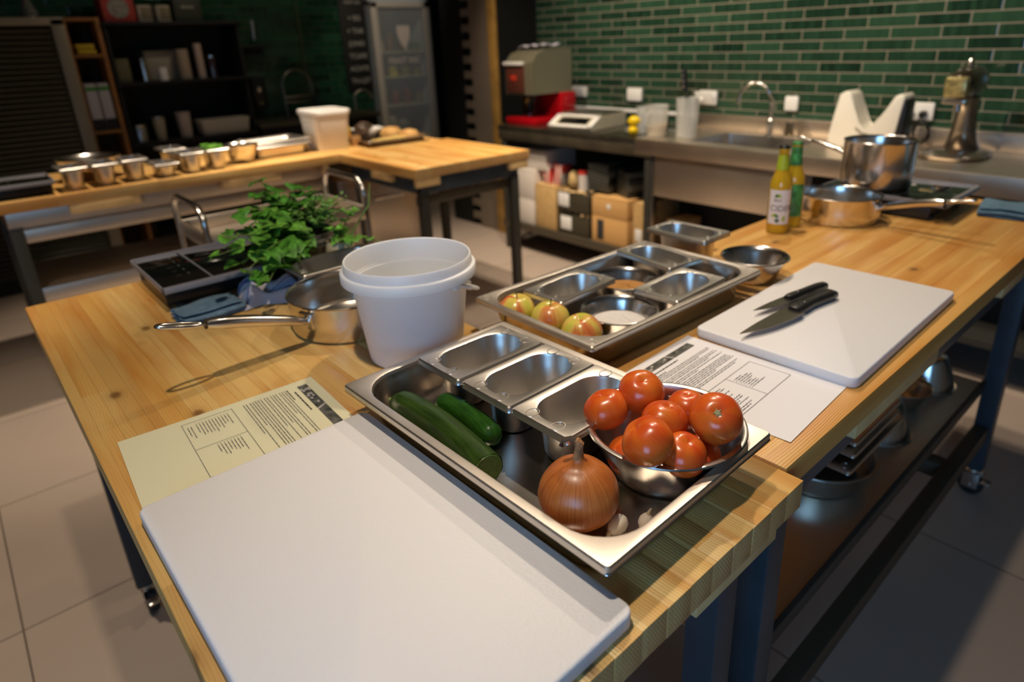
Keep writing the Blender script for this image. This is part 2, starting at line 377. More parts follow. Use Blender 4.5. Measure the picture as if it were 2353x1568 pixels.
def pot(name, label, cat, x, y, z, r, h, htip, hroot, hw=.011, group=None, flat_end=True):
    """straight-sided pan with long tubular handle; htip/hroot in world coordinates"""
    t = thing(name, label, cat, (x, y, z))
    p = [(.0005,0),(r*.90,0),(r*.93,.001),(r*.945,.005),(r*.955,.006),(r*.975,.012),(r*.985,h*.5),(r*.985,h-.004),(r,h-.0015),(r+.0015,h),(r,h+.001),(r*.985,h-.001),
         (r*.97,h-.006),(r*.962,h*.5),(r*.95,.012),(r*.92,.006),(r*.6,.0055),(.0005,.0055)]
    finish(lathe(bmesh.new(), p, 72), 'pan_body', CHROME, t, smooth=35)
    o = Vector((x, y, z)); A = Vector(hroot)-o; B = Vector(htip)-o
    rad = Vector((A.x, A.y, 0)).normalized(); S = rad*(r*.985)+Vector((0,0,A.z-.006))
    bm = bmesh.new(); N = 16; pts = []; rs = []
    for k in range(N+1):
        f = k/N
        q = A.lerp(B, f) + Vector((0,0,.012*math.sin(PI*min(1,f*1.1))*(B-A).length*2))
        pts.append(q); rs.append(hw*(.95+.18*math.sin(PI*f))*(1 if f < .62 else max(.42, 1-(f-.62)*3.2)))
    tube(bm, [S-rad*.004, S+rad*.004, S.lerp(A,.6)+Vector((0,0,-.002))] + pts[1:int(N*.8)], [hw*.95,hw*.8,hw*.75]+rs[1:int(N*.8)], 16, flat=.86)
    # flattened hanging loop at the tip
    d = (B-A).normalized(); q0 = pts[int(N*.8)-1]; sd = d.cross(Vector((0,0,1))).normalized(); Lp = (B-q0).length
    ctr = q0+d*(Lp*.52); loop = []
    for k in range(25):
        a = 2*PI*k/24; loop.append(ctr+d*math.cos(a)*Lp*.47+sd*math.sin(a)*hw*.82)
    tube(bm, loop, hw*.34, 8, caps=False)
    finish(bm, 'handle', CHROME, t, smooth=50, )
    bm = bmesh.new(); M = Matrix.Translation(S) @ rad.to_track_quat('X', 'Z').to_matrix().to_4x4()
    bx(bm, -.003, .004, -.018, .018, -.017, .017, .003, M=M)
    for sy in (-.009, .009): lathe(bm, [(.0045,0),(.004,.002),(.0001,.003)], 12, M=M @ Matrix.Translation((.003,sy,0)) @ Matrix.Rotation(PI/2,4,'Y'))
    finish(bm, 'handle_bracket', CHROME, t)
    return t
def caster(parent, x, y, top=.10, col=None):
    """swivel caster as a part with a wheel sub-part"""
    bm = bmesh.new()
    lathe(bm, [(.0005,top),(.026,top),(.028,top-.006),(.022,top-.014),(.0005,top-.014)], 24, c=(x,y,0))
    for s in (-1, 1): bx(bm, x-.024, x+.022, y+s*.017-.002, y+s*.017+.002, .028, top-.012, .001)
    bx(bm, x-.024, x+.020, y-.019, y+.019, top-.018, top-.012, .001)
    tube(bm, [(x,y-.021,.036),(x,y+.021,.036)], .006, 12)
    bx(bm, x+.018, x+.052, y-.014, y+.014, .052, .060, .003)
    c = finish(bm, 'caster', CHROME, parent)
    w = finish(lathe(bmesh.new(), [(.006,-.013),(.03,-.013),(.036,-.009),(.0365,0),(.036,.009),(.03,.013),(.006,.013)], 32, M=Matrix.Translation((x,y,.0365)) @ Matrix.Rotation(PI/2,4,'X')), 'wheel', RUBBER, c)
    return c

# ------------------------------------------------------------------ the setting
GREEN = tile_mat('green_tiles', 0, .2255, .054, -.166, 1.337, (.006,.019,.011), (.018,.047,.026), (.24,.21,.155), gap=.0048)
GREEN_UNLIT = tile_mat('unlit_green_tiles', 1, .2255, .054, 0., 1.337, (.004,.016,.008), (.010,.045,.022), (.03,.034,.022))  # same green tile; the left wall's lack of light is put into darker colours
FLOORM = floor_mat(); CEIL = mat('plaster_ceiling', (.13,.12,.10), .9); ROOMW = mat('beige_plaster', (.36,.31,.25), .9)
struct(box('floor', FLOORM, -6, 3.2, -3.2, 3.5, -.1, 0, 0))
struct(box('ceiling', CEIL, -6, 3.2, -3.2, 3.5, 2.9, 3.0, 0))
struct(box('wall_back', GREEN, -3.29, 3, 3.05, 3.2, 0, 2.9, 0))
struct(box('wall_left', GREEN_UNLIT, -5.15, -5.0, -3.2, 2.555, 0, 2.9, 0))
struct(box('wall_back_left', BLACKM, -6.0, -3.29, 3.3, 3.45, 0, 2.9, 0)); struct(box('wall_niche', BLACKM, -5.75, -5.6, 2.4, 3.3, 0, 2.9, 0))
struct(box('wall_right', ROOMW, 3.0, 3.15, -3.2, 3.2, 0, 2.9, 0))
# front wall (behind the photographer) with a window opening
bm = bmesh.new(); WX0, WX1, WY = .75, 2.25, -1.95
for a in ((-6,WX0,0,2.9),(WX1,3,0,2.9),(WX0,WX1,0,.95),(WX0,WX1,2.15,2.9)): bx(bm, a[0], a[1], WY-.15, WY, a[2], a[3])
struct(finish(bm, 'wall_front', ROOMW, smooth=None))
bm = bmesh.new(); FP = mat('window_frame_paint', (.05,.05,.05), .5)
for x in (WX0, WX0+.725, WX1-.05): bx(bm, x, x+.05, WY-.10, WY-.06, .95, 2.15)
for z in (.95, 2.10): bx(bm, WX0, WX1, WY-.10, WY-.06, z, z+.05)
w = struct(finish(bm, 'window_1', FP))
bm = bmesh.new(); bx(bm, WX0+.02, WX1-.02, WY-.145, WY-.14, .97, 2.13)
finish(bm, 'daylight_pane', mat('daylight', (0,0,0), 1, emit=(.25,.54,.95), es=11.5), w)
# partition end by the tiled wall: grey face, timber corner strip, dark side, toothed tile ends
o = struct(box('wall_partition', BLACKM, -3.62, -3.29, 2.66, 3.05, 0, 2.9, 0))
struct(box('trim_1', GREYWALL, -3.60, -3.375, 2.645, 2.66, 0, 2.9, 0))
struct(box('trim_2', mat('timber_corner', (.36,.20,.045), .6, var=(9,.3)), -3.375, -3.288, 2.635, 2.66, 0, 2.9, .004))
bm = bmesh.new()
for k in range(24):
    z = .06+k*.112; bx(bm, -3.70, -3.60, 2.64, 2.66, z, z+.056)
struct(finish(bm, 'trim_3', GREYWALL, smooth=None))
struct(box('trim_4', BLACKM, -4.0, -3.70, 2.66, 2.70, 0, 2.9, 0))
struct(box('baseboard_back', mat('baseboard_paint', (.28,.24,.18), .6), -3.0, 3, 3.035, 3.05, 0, .09, .002))

# ------------------------------------------------------------------ main L-shaped work tables
def cleat(p, x0, x1, y0, y1, z1=.858, h=.038, m=None): return box('support_cleat', m or PINE, x0, x1, y0, y1, z1-h, z1, .002, p)
def table_top(parent, m, x0, x1, y0, y1, z0=.858, z1=.9, bev=.003, stag=None, chamf=None):
    bm = bmesh.new(); cx, cy = (x0+x1)/2, (y0+y1)/2
    if stag:     # staves that end a millimetre or two apart
        ax, w, d = stag; n = max(1, round(((y1-y0) if ax == 'x' else (x1-x0))/w))
        for k in range(n):
            a = (y0 if ax == 'x' else x0)+k*((y1-y0) if ax == 'x' else (x1-x0))/n; b = a+((y1-y0) if ax == 'x' else (x1-x0))/n
            e = random.uniform(-d, 0)
            if ax == 'x': bx(bm, x0-cx, x1-cx+e, a-cy, b-cy, z0-.9, z1-.9, .0008)
            else: bx(bm, a-cx, b-cx, y0-cy-e, y1-cy, z0-.9, z1-.9, .0008)
        if chamf:
            pass
    else: bx(bm, x0-cx, x1-cx, y0-cy, y1-cy, z0-.9, z1-.9, bev)
    o = finish(bm, 'tabletop', m, parent); o.location = Vector((cx, cy, .9))-parent.location; return o
def leg(parent, x, y, z0, z1, s=.025, m=None): return box('leg', m or PAINT, x-s, x+s, y-s, y+s, z0, z1, .003, parent)

T = thing('work_table', 'pine butcher block work table in the foreground carrying the onion tray and empty white board', 'table', (0,0,0))
table_top(T, WOODA, -1.236, .318, -.497, .160, stag=('x', .0402, .0012))
for x, y in ((.243,.085),(.243,-.42),(-1.15,-.44),(-1.15,.10)):
    l = leg(T, x, y, .10, .79); caster(T, x, y)
bm = bmesh.new()
for y in (-.44,.085): bx(bm, -1.175, .268, y-.02, y+.02, .785, .858, .002)
for x in (.248,-1.155): bx(bm, x-.02, x+.022, -.46, .11, .785, .858, .002)
finish(bm, 'frame_rail', PAINT, T)
bm = bmesh.new(); bx(bm, -1.17, .26, .066, .104, .22, .27, .002); bx(bm, .226, .26, -.44, .10, .22, .27, .002); finish(bm, 'lower_rail', PAINT, T)
cleat(T, .268, .306, -.055, .125); cleat(T, .268, .306, -.46, -.28); cleat(T, -.5, -.3, -.493, -.46); cleat(T, -1.2, -1.02, .11, .15)

T2 = thing('work_table', 'pine butcher block work table running back toward the sinks with bottles and saucepans on it', 'table', (0,0,0))
table_top(T2, WOODB, -.361, .290, .166, 1.95, stag=('y', .047, .002))
for x, y in ((.245,.215),(.245,1.66),(-.31,.215),(-.31,1.66)):
    leg(T2, x, y, .10, .79); caster(T2, x, y)
bm = bmesh.new()
for x in (.245,-.315): bx(bm, x-.02, x+.02, .20, 1.70, .785, .858, .002)
for y in (.215,1.67): bx(bm, -.33, .265, y-.02, y+.02, .785, .858, .002)
finish(bm, 'frame_rail', PAINT, T2)
sh = box('undershelf', STEELB, -.33, .222, .245, 1.63, .405, .412, .001, T2)
bm = bmesh.new(); bx(bm, .216, .228, .245, 1.63, .385, .420, .002); finish(bm, 'shelf_lip', DARKPAINT, sh)
bm = bmesh.new()
bx(bm, .222, .262, .2, 1.66, .215, .265, .002); bx(bm, -.31, .245, 1.33, 1.38, .215, .262, .002); bx(bm, -.33, -.29, .2, 1.66, .215, .265, .002)
finish(bm, 'lower_rail', mat('brown_grey_paint', (.06,.045,.028), .5), T2)
for y0, y1 in ((.42,.80),(1.25,1.45)): cleat(T2, .252, .284, y0, y1)

# ------------------------------------------------------------------ things on the near table
def cutting_board(label, x, y, rot, L, W, h=.02):
    o = finish(loft(bmesh.new(), [(L/2-.003,W/2-.003,.010,0),(L/2,W/2,.013,.003),(L/2,W/2,.013,h-.003),(L/2-.0008,W/2-.0008,.012,h-.001),(L/2-.003,W/2-.003,.010,h)], cap_start=True, n=6), 'cutting_board', HDPE, smooth=50)
    o.location = (x, y, .9); o.rotation_euler = (0,0,math.radians(rot)); return tag(o, label, 'cutting board')
def rotc(x0, y0, a, i, j):
    a = math.radians(a); return x0+math.cos(a)*i-math.sin(a)*j, y0+math.sin(a)*i+math.cos(a)*j
c = rotc(-.2159, -.4858, .7, .263, .157)
cutting_board('large empty white cutting board at the near corner in front of the onion tray', c[0], c[1], .7, .526, .314)
c = rotc(-.0313, .4246, 1.2, .150, .2576)
cutting_board('white cutting board with two knives lying on it, beside the printed recipe', c[0], c[1], 1.2, .300, .515)

TR1 = rotc(-.2499, -.187, 1.0, .265, .1625)
gn_pan('serving_tray', 'steel tray holding cucumbers, tomatoes, a brown onion and three deep small pans', .530, .325, .0585, .062, TR1[0], TR1[1], .900, 1.0, m=STEELT, fl=.0135, notch=False, cat='tray')
TR2 = rotc(-.3781, .1658, -.74, .1625, .265)
gn_pan('serving_tray', 'steel tray holding three apples, two round bowls and three small pans', .325, .530, .0635, .062, TR2[0], TR2[1], .900, -.74, m=STEELT, fl=.0135, notch=True, cat='tray')

Z1 = .9012
def pan9(label, x, y, z, rot, H, group, m=None): return gn_pan('small_gastronorm_pan', label, .176, .108, H, .0405, x, y, z, rot, group, m)
g1 = 'deep small pans in the onion tray'
pan9('small deep steel pan with a film of oil, farthest from the tomato bowl', -.1625, .0145, Z1, 90.5, .0735, g1)
pan9('empty small deep steel pan, middle one of the row in the onion tray', -.050, .018, Z1, 90.8, .0735, g1)
pan9('small deep steel pan with salt at the bottom, right beside the tomato bowl', .0595, .021, Z1, 91, .0735, g1)
def pool(name, label, cat, x, y, z, hx, hy, r, rot, m, dome=0., ns=0., parent=None):
    bm = bmesh.new(); n = 8; rings = []
    for k in range(7):
        f = 1-k/6.5; rings.append((hx*f, hy*f, max(r*f, .001), dome*(1-f*f)))
    loft(bm, [(hx*1.0, hy*1.0, r, -.0005)]+rings, cap_start=True, n=n)
    if ns:
        for v in bm.verts: v.co.z += random.uniform(-ns, ns)*(1 if v.co.z > 0 else 0)
    o = finish(bm, name, m, parent); o.location = (x, y, z); o.rotation_euler = (0,0,math.radians(rot))
    if label: tag(o, label, cat)
    return o
OIL = mat('cooking_oil', (.35,.24,.02), .03, trans=.6, coat=1.)
SALT = mat('salt', (.74,.71,.68), .9, bump=(900,.6)); SUGARM = mat('sugar', (.76,.72,.70), .95, bump=(700,1.), var=(400,.12)); BSUGAR = mat('brown_sugar', (.42,.20,.05), .9, bump=(500,1.), var=(300,.25))
pool('cooking_oil', 'greenish yellow oil pooled in the small pan farthest from the tomatoes', 'oil', -.1625, .0145, Z1+.012, .058, .026, .018, 90.5, OIL)
o = pool('salt', 'fine white salt in the small pan right beside the tomato bowl', 'salt', .0595, .024, Z1+.003, .052, .024, .018, 91, SALT, .008, .0004); o['kind'] = 'stuff'

bowl('mixing_bowl', 'round steel bowl piled with ripe tomatoes in the tray', .173, .056, Z1, .104, .071, .070, m=CHROME, rim=.009)
# tomatoes
TOM = fruit_mat('tomato_skin', [(0,(.48,.035,.006)),(.4,(.58,.075,.010)),(.6,(.64,.13,.014)),(.8,(.62,.17,.02)),(1,(.6,.22,.03))], 2.4, .25, .26, 20, coat=.12)
def tomato(label, x, y, z, r, sq=.88, rot=(0,0,0), lob=.012, scar=True, ph=0.):
    t = thing('tomato', label, 'tomato', (x, y, z), 0, 'tomatoes in the steel bowl'); t.rotation_euler = rot
    prof = []; N = 22
    for k in range(N+1):
        a = -PI/2+PI*k/N; rr = math.cos(a)*r; zz = math.sin(a)*r*sq
        if a > .9: zz -= (a-.9)**2*.35*r*1.0
        if a < -1.1: zz += (-1.1-a)**2*.25*r
        prof.append((max(rr,.00012), zz))
    finish(lathe(bmesh.new(), prof, 40, wob=lambda a, z: 1+lob*math.sin(5*a+ph)+lob*.8*math.sin(2*a+1+ph)), 'skin', TOM, t, smooth=180)
    if scar:
        zt = prof[-2][1]
        bm = lathe(bmesh.new(), [(.0042,zt-.0012),(.0036,zt+.0006),(.002,zt+.0014),(.0001,zt+.001)], 10, wob=lambda a, z: 1+.25*math.sin(5*a))
        for k in range(5):
            a = 2*PI*k/5+.3; tube(bm, [(.003*math.cos(a),.003*math.sin(a),zt+.0007),(.006*math.cos(a),.006*math.sin(a),zt+.0006)], [.0009,.0003], 6)
        finish(bm, 'stem_scar', mat('stem_scar', (.34,.30,.14), .8), t)
    return t
tomato('tomato at the back left of the bowl, topmost of the pile', .131, .058, .998, .0305, .9, (.4,.2,.5), scar=False)
tomato('tomato against the left rim of the bowl, below the topmost one', .110, .012, .982, .0300, .86, (-.1,-.3,1.), .03, scar=False)
tomato('tomato in the middle of the pile, behind the front one', .190, .030, .990, .0295, .9, (.2,.1,2.), ph=1, scar=False)
tomato('largest tomato showing its pale star-shaped stem scar, at the right', .236, .074, .996, .0325, .93, (.62,.50,0), .006)
tomato('dented tomato at the front of the pile facing the onion', .205, -.022, .994, .0325, .86, (.3,-.6,.3), .035, ph=2, scar=False)
tomato('bright red tomato low at the front right, against the bowl rim', .232, .012, .972, .0290, .86, (.1,.3,.2), ph=3, scar=False)
tomato('tomato mostly hidden at the back between the topmost and the largest', .176, .100, .972, .0285, .9, (0,0,.9), ph=4, scar=False)
tomato('tomato sunk low in the bowl beneath the front ones', .160, .000, .940, .0290, .9, (0,0,.4), scar=False)
tomato('tomato sunk low in the bowl under the largest one', .222, .062, .940, .0280, .9, (0,0,1.4), scar=False)

# onion
def onion(x, y, z, r):
    t = thing('onion', 'big brown onion with papery skin and dried stalk in the tray corner', 'onion', (x, y, z))
    m = bpy.data.materials.new('onion_skin'); m.use_nodes = True; nt = m.node_tree; g = G(nt); b = nt.nodes['Principled BSDF']
    tc = nd(nt, 'ShaderNodeTexCoord'); sp = nd(nt, 'ShaderNodeSeparateXYZ'); nt.links.new(tc.outputs['Object'], sp.inputs[0])
    ang = g.m('ARCTAN2', sp.outputs[1], sp.outputs[0])
    ca = g.m('COSINE', ang); sa = g.m('SINE', ang)
    st = g.noise(g.vec(g.m('MULTIPLY', ca, 14.), g.m('MULTIPLY', sa, 14.), g.m('MULTIPLY', sp.outputs[2], 6.)), 1.3, 6, .65)
    big = g.noise(tc.outputs['Object'], 24., 3)
    col = g.ramp(g.m('ADD', g.m('MULTIPLY', st, .6), g.m('MULTIPLY', big, .4)), [(.3,(.20,.045,.010)),(.47,(.42,.115,.022)),(.6,(.52,.175,.038)),(.78,(.60,.27,.09))])
    nt.links.new(col, b.inputs['Base Color']); b.inputs['Roughness'].default_value = .33; b.inputs['Coat Weight'].default_value = .25; b.inputs['Coat Roughness'].default_value = .25
    bp = nd(nt, 'ShaderNodeBump'); bp.inputs['Strength'].default_value = .35; bp.inputs['Distance'].default_value = .001
    nt.links.new(st, bp.inputs['Height']); nt.links.new(bp.outputs[0], b.inputs['Normal'])
    N = 30; prof = [(.0002,-r*.86),(r*.10,-r*.87)]
    for k in range(2, N):
        a = -PI/2+PI*.93*k/N; prof.append((math.cos(a)*r, math.sin(a)*r*.9))
    R0, Z0 = prof[-1]; prof += [(R0*.62, Z0+.004),(R0*.42,Z0+.009),(R0*.36,Z0+.014)]
    finish(lathe(bmesh.new(), prof, 56, wob=lambda a, z: 1+.012*math.sin(3*a+.5)+.008*math.sin(7*a)+.03*(max(0, math.cos(a-3.6))**8)*(1 if z < 0 else .2)), 'bulb', m, t, smooth=180)
    STK = mat('onion_stalk', (.36,.17,.07), .8, bump=(300,.6), var=(120,.35)); bm = bmesh.new()
    zt = prof[-1][1]
    tube(bm, [(0,0,zt-.006),(0.0005,0,zt+.004),(.001,.001,zt+.012),(-.002,-.001,zt+.018)], [.0075,.0058,.0062,.0045], 12, flat=.8)
    finish(bm, 'stalk', STK, t)
    bm = bmesh.new(); tube(bm, [(-.001,-.001,zt+.016),(-.008,-.004,zt+.0185),(-.015,-.008,zt+.015),(-.019,-.009,zt+.008),(-.018,-.006,zt+.003)], [.0045,.005,.0055,.004,.001], 10, flat=.35)
    finish(bm, 'dried_tip', mat('onion_tip', (.05,.035,.025), .85), t)
    # dark splits in the papery skin
    CR = mat('skin_split', (.16,.035,.010), .7)
    for a, e0, e1, w, ln in ((-1.25,-.85,-.38,.060,.05),(-.60,-.95,-.45,.075,-.10),(-2.15,-.80,-.45,.050,.04),(.35,.25,.75,.020,.25)):
        def fn(u, v, a=a, e0=e0, e1=e1, w=w, ln=ln):
            e = e0+(e1-e0)*v; aa = a+ln*v+(u-.5)*w*(1-v)**.8; rr = r*1.0035*(1+.012*math.sin(3*aa+.5)+.008*math.sin(7*aa)+.03*(max(0, math.cos(aa-3.6))**8)*(1 if e < 0 else .2)); return (rr*math.cos(e)*math.cos(aa), rr*math.cos(e)*math.sin(aa), rr*math.sin(e)*.9)
        finish(grid_sheet(4, 10, fn), 'skin_split', CR, t, smooth=180)
    return t
onion(.166, -.100, Z1+.0412, .0475)
# cucumbers (the longer one cut, the shorter one behind)
def cuc_mat(nm, c1, c2):
    m = bpy.data.materials.new(nm); m.use_nodes = True; nt = m.node_tree; g = G(nt); b = nt.nodes['Principled BSDF']
    at = nd(nt, 'ShaderNodeTexCoord'); sp = nd(nt, 'ShaderNodeSeparateXYZ'); nt.links.new(at.outputs['UV'], sp.inputs[0])
    s1 = g.noise(g.vec(g.m('MULTIPLY', sp.outputs[0], 1.2), g.m('MULTIPLY', sp.outputs[1], 9.), 0.), 2.2, 4)
    s2 = g.noise(g.vec(g.m('MULTIPLY', sp.outputs[0], 30.), g.m('MULTIPLY', sp.outputs[1], 40.), 0.), 2., 3)
    col = g.ramp(g.m('ADD', g.m('MULTIPLY', s1, .75), g.m('MULTIPLY', s2, .25)), [(.3,c1),(.5,tuple((a+b_)/2 for a,b_ in zip(c1,c2))),(.68,c2),(.85,tuple(min(1,a*1.9+.02) for a in c2))])
    nt.links.new(col, b.inputs['Base Color']); b.inputs['Roughness'].default_value = .36; b.inputs['Coat Weight'].default_value = .12; b.inputs['Coat Roughness'].default_value = .2; b.inputs['Specular IOR Level'].default_value = .35
    bp = nd(nt, 'ShaderNodeBump'); bp.inputs['Strength'].default_value = .5; bp.inputs['Distance'].default_value = .0012
    nt.links.new(s1, bp.inputs['Height']); nt.links.new(bp.outputs[0], b.inputs['Normal']); return m
CUC = cuc_mat('cucumber_skin', (.009,.024,.003), (.036,.078,.010)); CUC2 = cuc_mat('cucumber_skin_light', (.010,.050,.005), (.035,.13,.012))
CUT = mat('cucumber_flesh', (.10,.20,.035), .35, coat=.3, var=(150,.2))
def cucumber(label, pts, rad, m, cut, stub):
    t = thing('cucumber', label, 'cucumber', pts[len(pts)//2], 0, 'cucumbers in the onion tray'); o = Vector(pts[len(pts)//2])
    P = [Vector(p)-o for p in pts]
    # smooth resample
    S = []; n = len(P)
    for i in range(n-1):
        p0, p1, p2, p3 = P[max(i-1,0)], P[i], P[i+1], P[min(i+2,n-1)]
        for k in range(8):
            f = k/8; S.append(.5*((2*p1)+(p2-p0)*f+(2*p0-5*p1+4*p2-p3)*f*f+(3*p1-p0-3*p2+p3)*f**3))
    S.append(P[-1]); N = len(S); bm = bmesh.new(); uv = bm.loops.layers.uv.new('UVMap'); SEG = 28; rings = []; up = Vector((0,0,1))
    for i, p in enumerate(S):
        f = i/(N-1); tg = (S[min(i+1,N-1)]-S[max(i-1,0)]).normalized(); s = tg.cross(up).normalized(); u2 = s.cross(tg)
        r = rad*min(1, (.30+.70*math.sin(min(1, f/.16)*PI/2)))*(1 if cut else min(1,(.35+.65*math.sin(min(1,(1-f)/.14)*PI/2))))*(1-.06*math.sin(3*f))
        rings.append([bm.verts.new(p+(s*math.cos(2*PI*k/SEG)+u2*math.sin(2*PI*k/SEG))*r*(1+.022*math.cos(9*2*PI*k/SEG+f))) for k in range(SEG)])
    for i in range(N-1):
        for k in range(SEG):
            fc = bm.faces.new((rings[i][k], rings[i][(k+1)%SEG], rings[i+1][(k+1)%SEG], rings[i+1][k]))
            for lp, (a, b2) in zip(fc.loops, ((i,k),(i,k+1),(i+1,k+1),(i+1,k))): lp[uv].uv = (a/(N-1)*2, b2/SEG)
    bm.faces.new(list(reversed(rings[0])))
    if not cut: bm.faces.new(rings[-1])
    finish(bm, 'rind', m, t, smooth=60)
    if cut:
        tg = (S[-1]-S[-2]).normalized(); M = Matrix.Translation(S[-1]) @ tg.to_track_quat('Z','Y').to_matrix().to_4x4()
        finish(lathe(bmesh.new(), [(rad*.96,-.001),(rad*.93,.0008),(rad*.6,.0004),(.0001,.0002)], 28, M=M), 'cut_end', CUT, t, smooth=60)
    if stub:
        d = (S[0]-S[1]).normalized(); bm = bmesh.new(); tube(bm, [S[0]-d*.002, S[0]+d*.005, S[0]+d*.009+Vector((0,.002,.004))], [.004,.0028,.0022], 8)
        finish(bm, 'stem_stub', mat('stem_green', (.18,.26,.06), .6), t)
    return t
cucumber('long dark green cucumber with its cut end facing the onion', [(-.203,-.132,.924),(-.165,-.124,.9255),(-.110,-.120,.926),(-.050,-.123,.926),(.000,-.129,.925),(.036,-.134,.924)], .0230, CUC, True, True)
cucumber('shorter bright green cucumber lying behind the long one', [(-.160,-.077,.920),(-.125,-.071,.921),(-.085,-.070,.921),(-.045,-.075,.921),(-.015,-.081,.920)], .0185, CUC2, False, False)
# garlic cloves
GAR = fruit_mat('garlic_skin', [(.3,(.62,.52,.42)),(.6,(.74,.66,.56)),(.9,(.80,.72,.64))], 3, .5, .5, 30, coat=0.)
def garlic(label, loc, rot, s):
    t = thing('garlic_clove', label, 'garlic', loc, 0, 'garlic cloves in the tray'); t.rotation_euler = rot; t.scale = (s,)*3
    prof = [(.0002,0),(.004,.0005),(.0085,.004),(.0105,.009),(.0098,.015),(.0065,.021),(.003,.0255)]
    finish(lathe(bmesh.new(), prof, 24, wob=lambda a, z: 1-.22*max(0, math.cos(a))**2), 'clove', GAR, t, smooth=180)
    bm = bmesh.new(); tube(bm, [(0,0,.0245),(.0005,0,.029),(.0018,0,.0335)], [.0031,.0018,.0009], 10); finish(bm, 'papery_tip', mat('garlic_tip', (.52,.40,.26), .8), t); return t
garlic('garlic clove lying down right beside the onion', (.210,-.067,Z1+.0095), (1.62,.2,.05), 1.15)
garlic('small garlic clove standing tip up near the tray corner', (.231,-.056,Z1+.001), (.12,.1,1.), .95)

# ------------------------------------------------------------------ second tray contents
g2 = 'small shallow pans in the apple tray'
def pan9b(label, x, y, rot): return gn_pan('small_gastronorm_pan', label, .176, .108, .0625, .0405, x, y, Z1+.003, rot, g2)
pan9b('empty small steel pan right behind the apples, along the left side of the apple tray', -.284, .343, 94)
pan9b('empty small steel pan lying crosswise at the far end of the apple tray', -.270, .622, -7)
pan9b('empty small steel pan by the right side of the apple tray, behind the sugar bowl', -.121, .500, 92)
bowl('mixing_bowl', 'round steel bowl of brown sugar between the small pans', -.2585, .490, Z1, .076, .046, .050)
o = pool('brown_sugar', 'coarse light brown sugar in the round bowl between pans', 'sugar', -.2585, .490, Z1+.020, .056, .056, .056, 0, BSUGAR, .010, .0012); o['kind'] = 'stuff'
bowl('mixing_bowl', 'round steel bowl of white sugar in front of the tray edge', -.154, .348, Z1, .077, .046, .052)
o = pool('white_sugar', 'white sugar heaped in the round bowl by the apples', 'sugar', -.154, .348, Z1+.018, .056, .056, .056, 0, SUGARM, .014, .0008); o['kind'] = 'stuff'
APM = fruit_mat('apple_skin', [(.36,(.50,.50,.06)),(.5,(.66,.47,.10)),(.58,(.62,.22,.06)),(.78,(.50,.05,.02))], 2.6, .22, .26, 22, coat=.15)
def apple_mesh(r):
    N = 26; prof = []
    for k in range(N+1):
        a = PI*k/N; rr = r*(math.sin(a)*(1+.06*math.cos(a)))+.0; zz = -math.cos(a)*r*.87
        if k > N*.78: f = (k-N*.78)/(N*.22); zz -= r*.30*f**2.2; rr = max(rr, .0002)
        if k < N*.18: f = (N*.18-k)/(N*.18); zz += r*.13*f**2
        prof.append((max(rr,.0002), zz))
    return lathe(bmesh.new(), prof, 44, wob=lambda a, z: 1+.012*math.sin(5*a)+.01*math.cos(2*a+.4)), prof[-1][1]
def apple(label, x, y, z, r, rz, stem, tilt=(0,0)):
    t = thing('apple', label, 'apple', (x, y, z), 0, 'apples in the steel tray'); t.rotation_euler = (tilt[0], tilt[1], rz)
    bm, zt = apple_mesh(r); finish(bm, 'skin', APM, t, smooth=180)
    if stem:
        bm = bmesh.new(); tube(bm, [(0,0,zt-.001),(.001,0,zt+.008),(.004,.001,zt+.017)], [.0012,.001,.0014], 8); finish(bm, 'stem', mat('fruit_stem', (.10,.06,.025), .8), t)
    finish(lathe(bmesh.new(), [(.0055,zt+.0022),(.003,zt+.0006),(.0002,zt+.0002)], 14), 'stem_hollow', mat('apple_hollow', (.16,.20,.04), .8), t)
    return t
apple('apple with a red left cheek, farthest left of the three in the tray', -.317, .225, Z1+.0345, .0385, 2.4, True)
apple('yellow and red apple with an upright stem, between the other two', -.240, .243, Z1+.0345, .0385, .3, True)
apple('yellow apple without a stem, nearest the tray corner', -.152, .238, Z1+.0345, .039, -.9, False, (.18,.1))
gn_pan('small_gastronorm_pan', 'small deep steel pan standing alone behind the apple tray at the table edge', .176, .112, .090, .038, -.292, .768, .900, 0, None)
bowl('mixing_bowl', 'round steel bowl with dark spice standing on the wood behind the cutting board', -.113, .780, .9, .078, .060, .046)
o = pool('ground_spice', 'reddish brown ground spice at the bottom of the round bowl', 'spice', -.113, .780, .9+.012, .045, .045, .045, 0, mat('spice', (.22,.07,.03), .95, bump=(600,.8)), .006, .0006); o['kind'] = 'stuff'

# ------------------------------------------------------------------ bucket
t = thing('plastic_bucket', 'open translucent white plastic bucket standing behind the onion tray', 'bucket', (-.372, .020, .9))
R, H, RB = .1185, .190, .087
prof = [(.0005,0),(RB-.004,0),(RB,.003),(RB+(R-.012-RB)*.85,H*.80),(R-.0105,H-.040),(R-.010,H-.038),(R,H-.036),(R+.002,H-.035),(R+.0025,H-.020),(R+.001,H-.018),(R-.004,H-.017),(R-.005,H-.002),(R-.0065,H),(R-.0085,H-.001),
        (R-.010,H-.006),(R-.0125,H-.04),(RB+(R-.014-RB)*.85,H*.78),(RB-.003,.006),(RB-.008,.003),(.0005,.003)]
finish(lathe(bmesh.new(), prof, 96), 'bucket_body', BUCKETM, t, smooth=40)
bm = bmesh.new(); hc = Vector((0,0,H-.045)); pts = []
ax = Vector((.62,-.28,0)).normalized(); fw = Vector((ax.y*-1, ax.x, 0))*1.0
for k in range(25):
    a = PI*k/24; pts.append(Vector((.98,.20,0))*math.cos(a)*(R-.004) + (Vector((-.20,.98,0))*(R+.010)+Vector((0,0,-.060)))*math.sin(a)+hc+Vector((0,0,.010)))
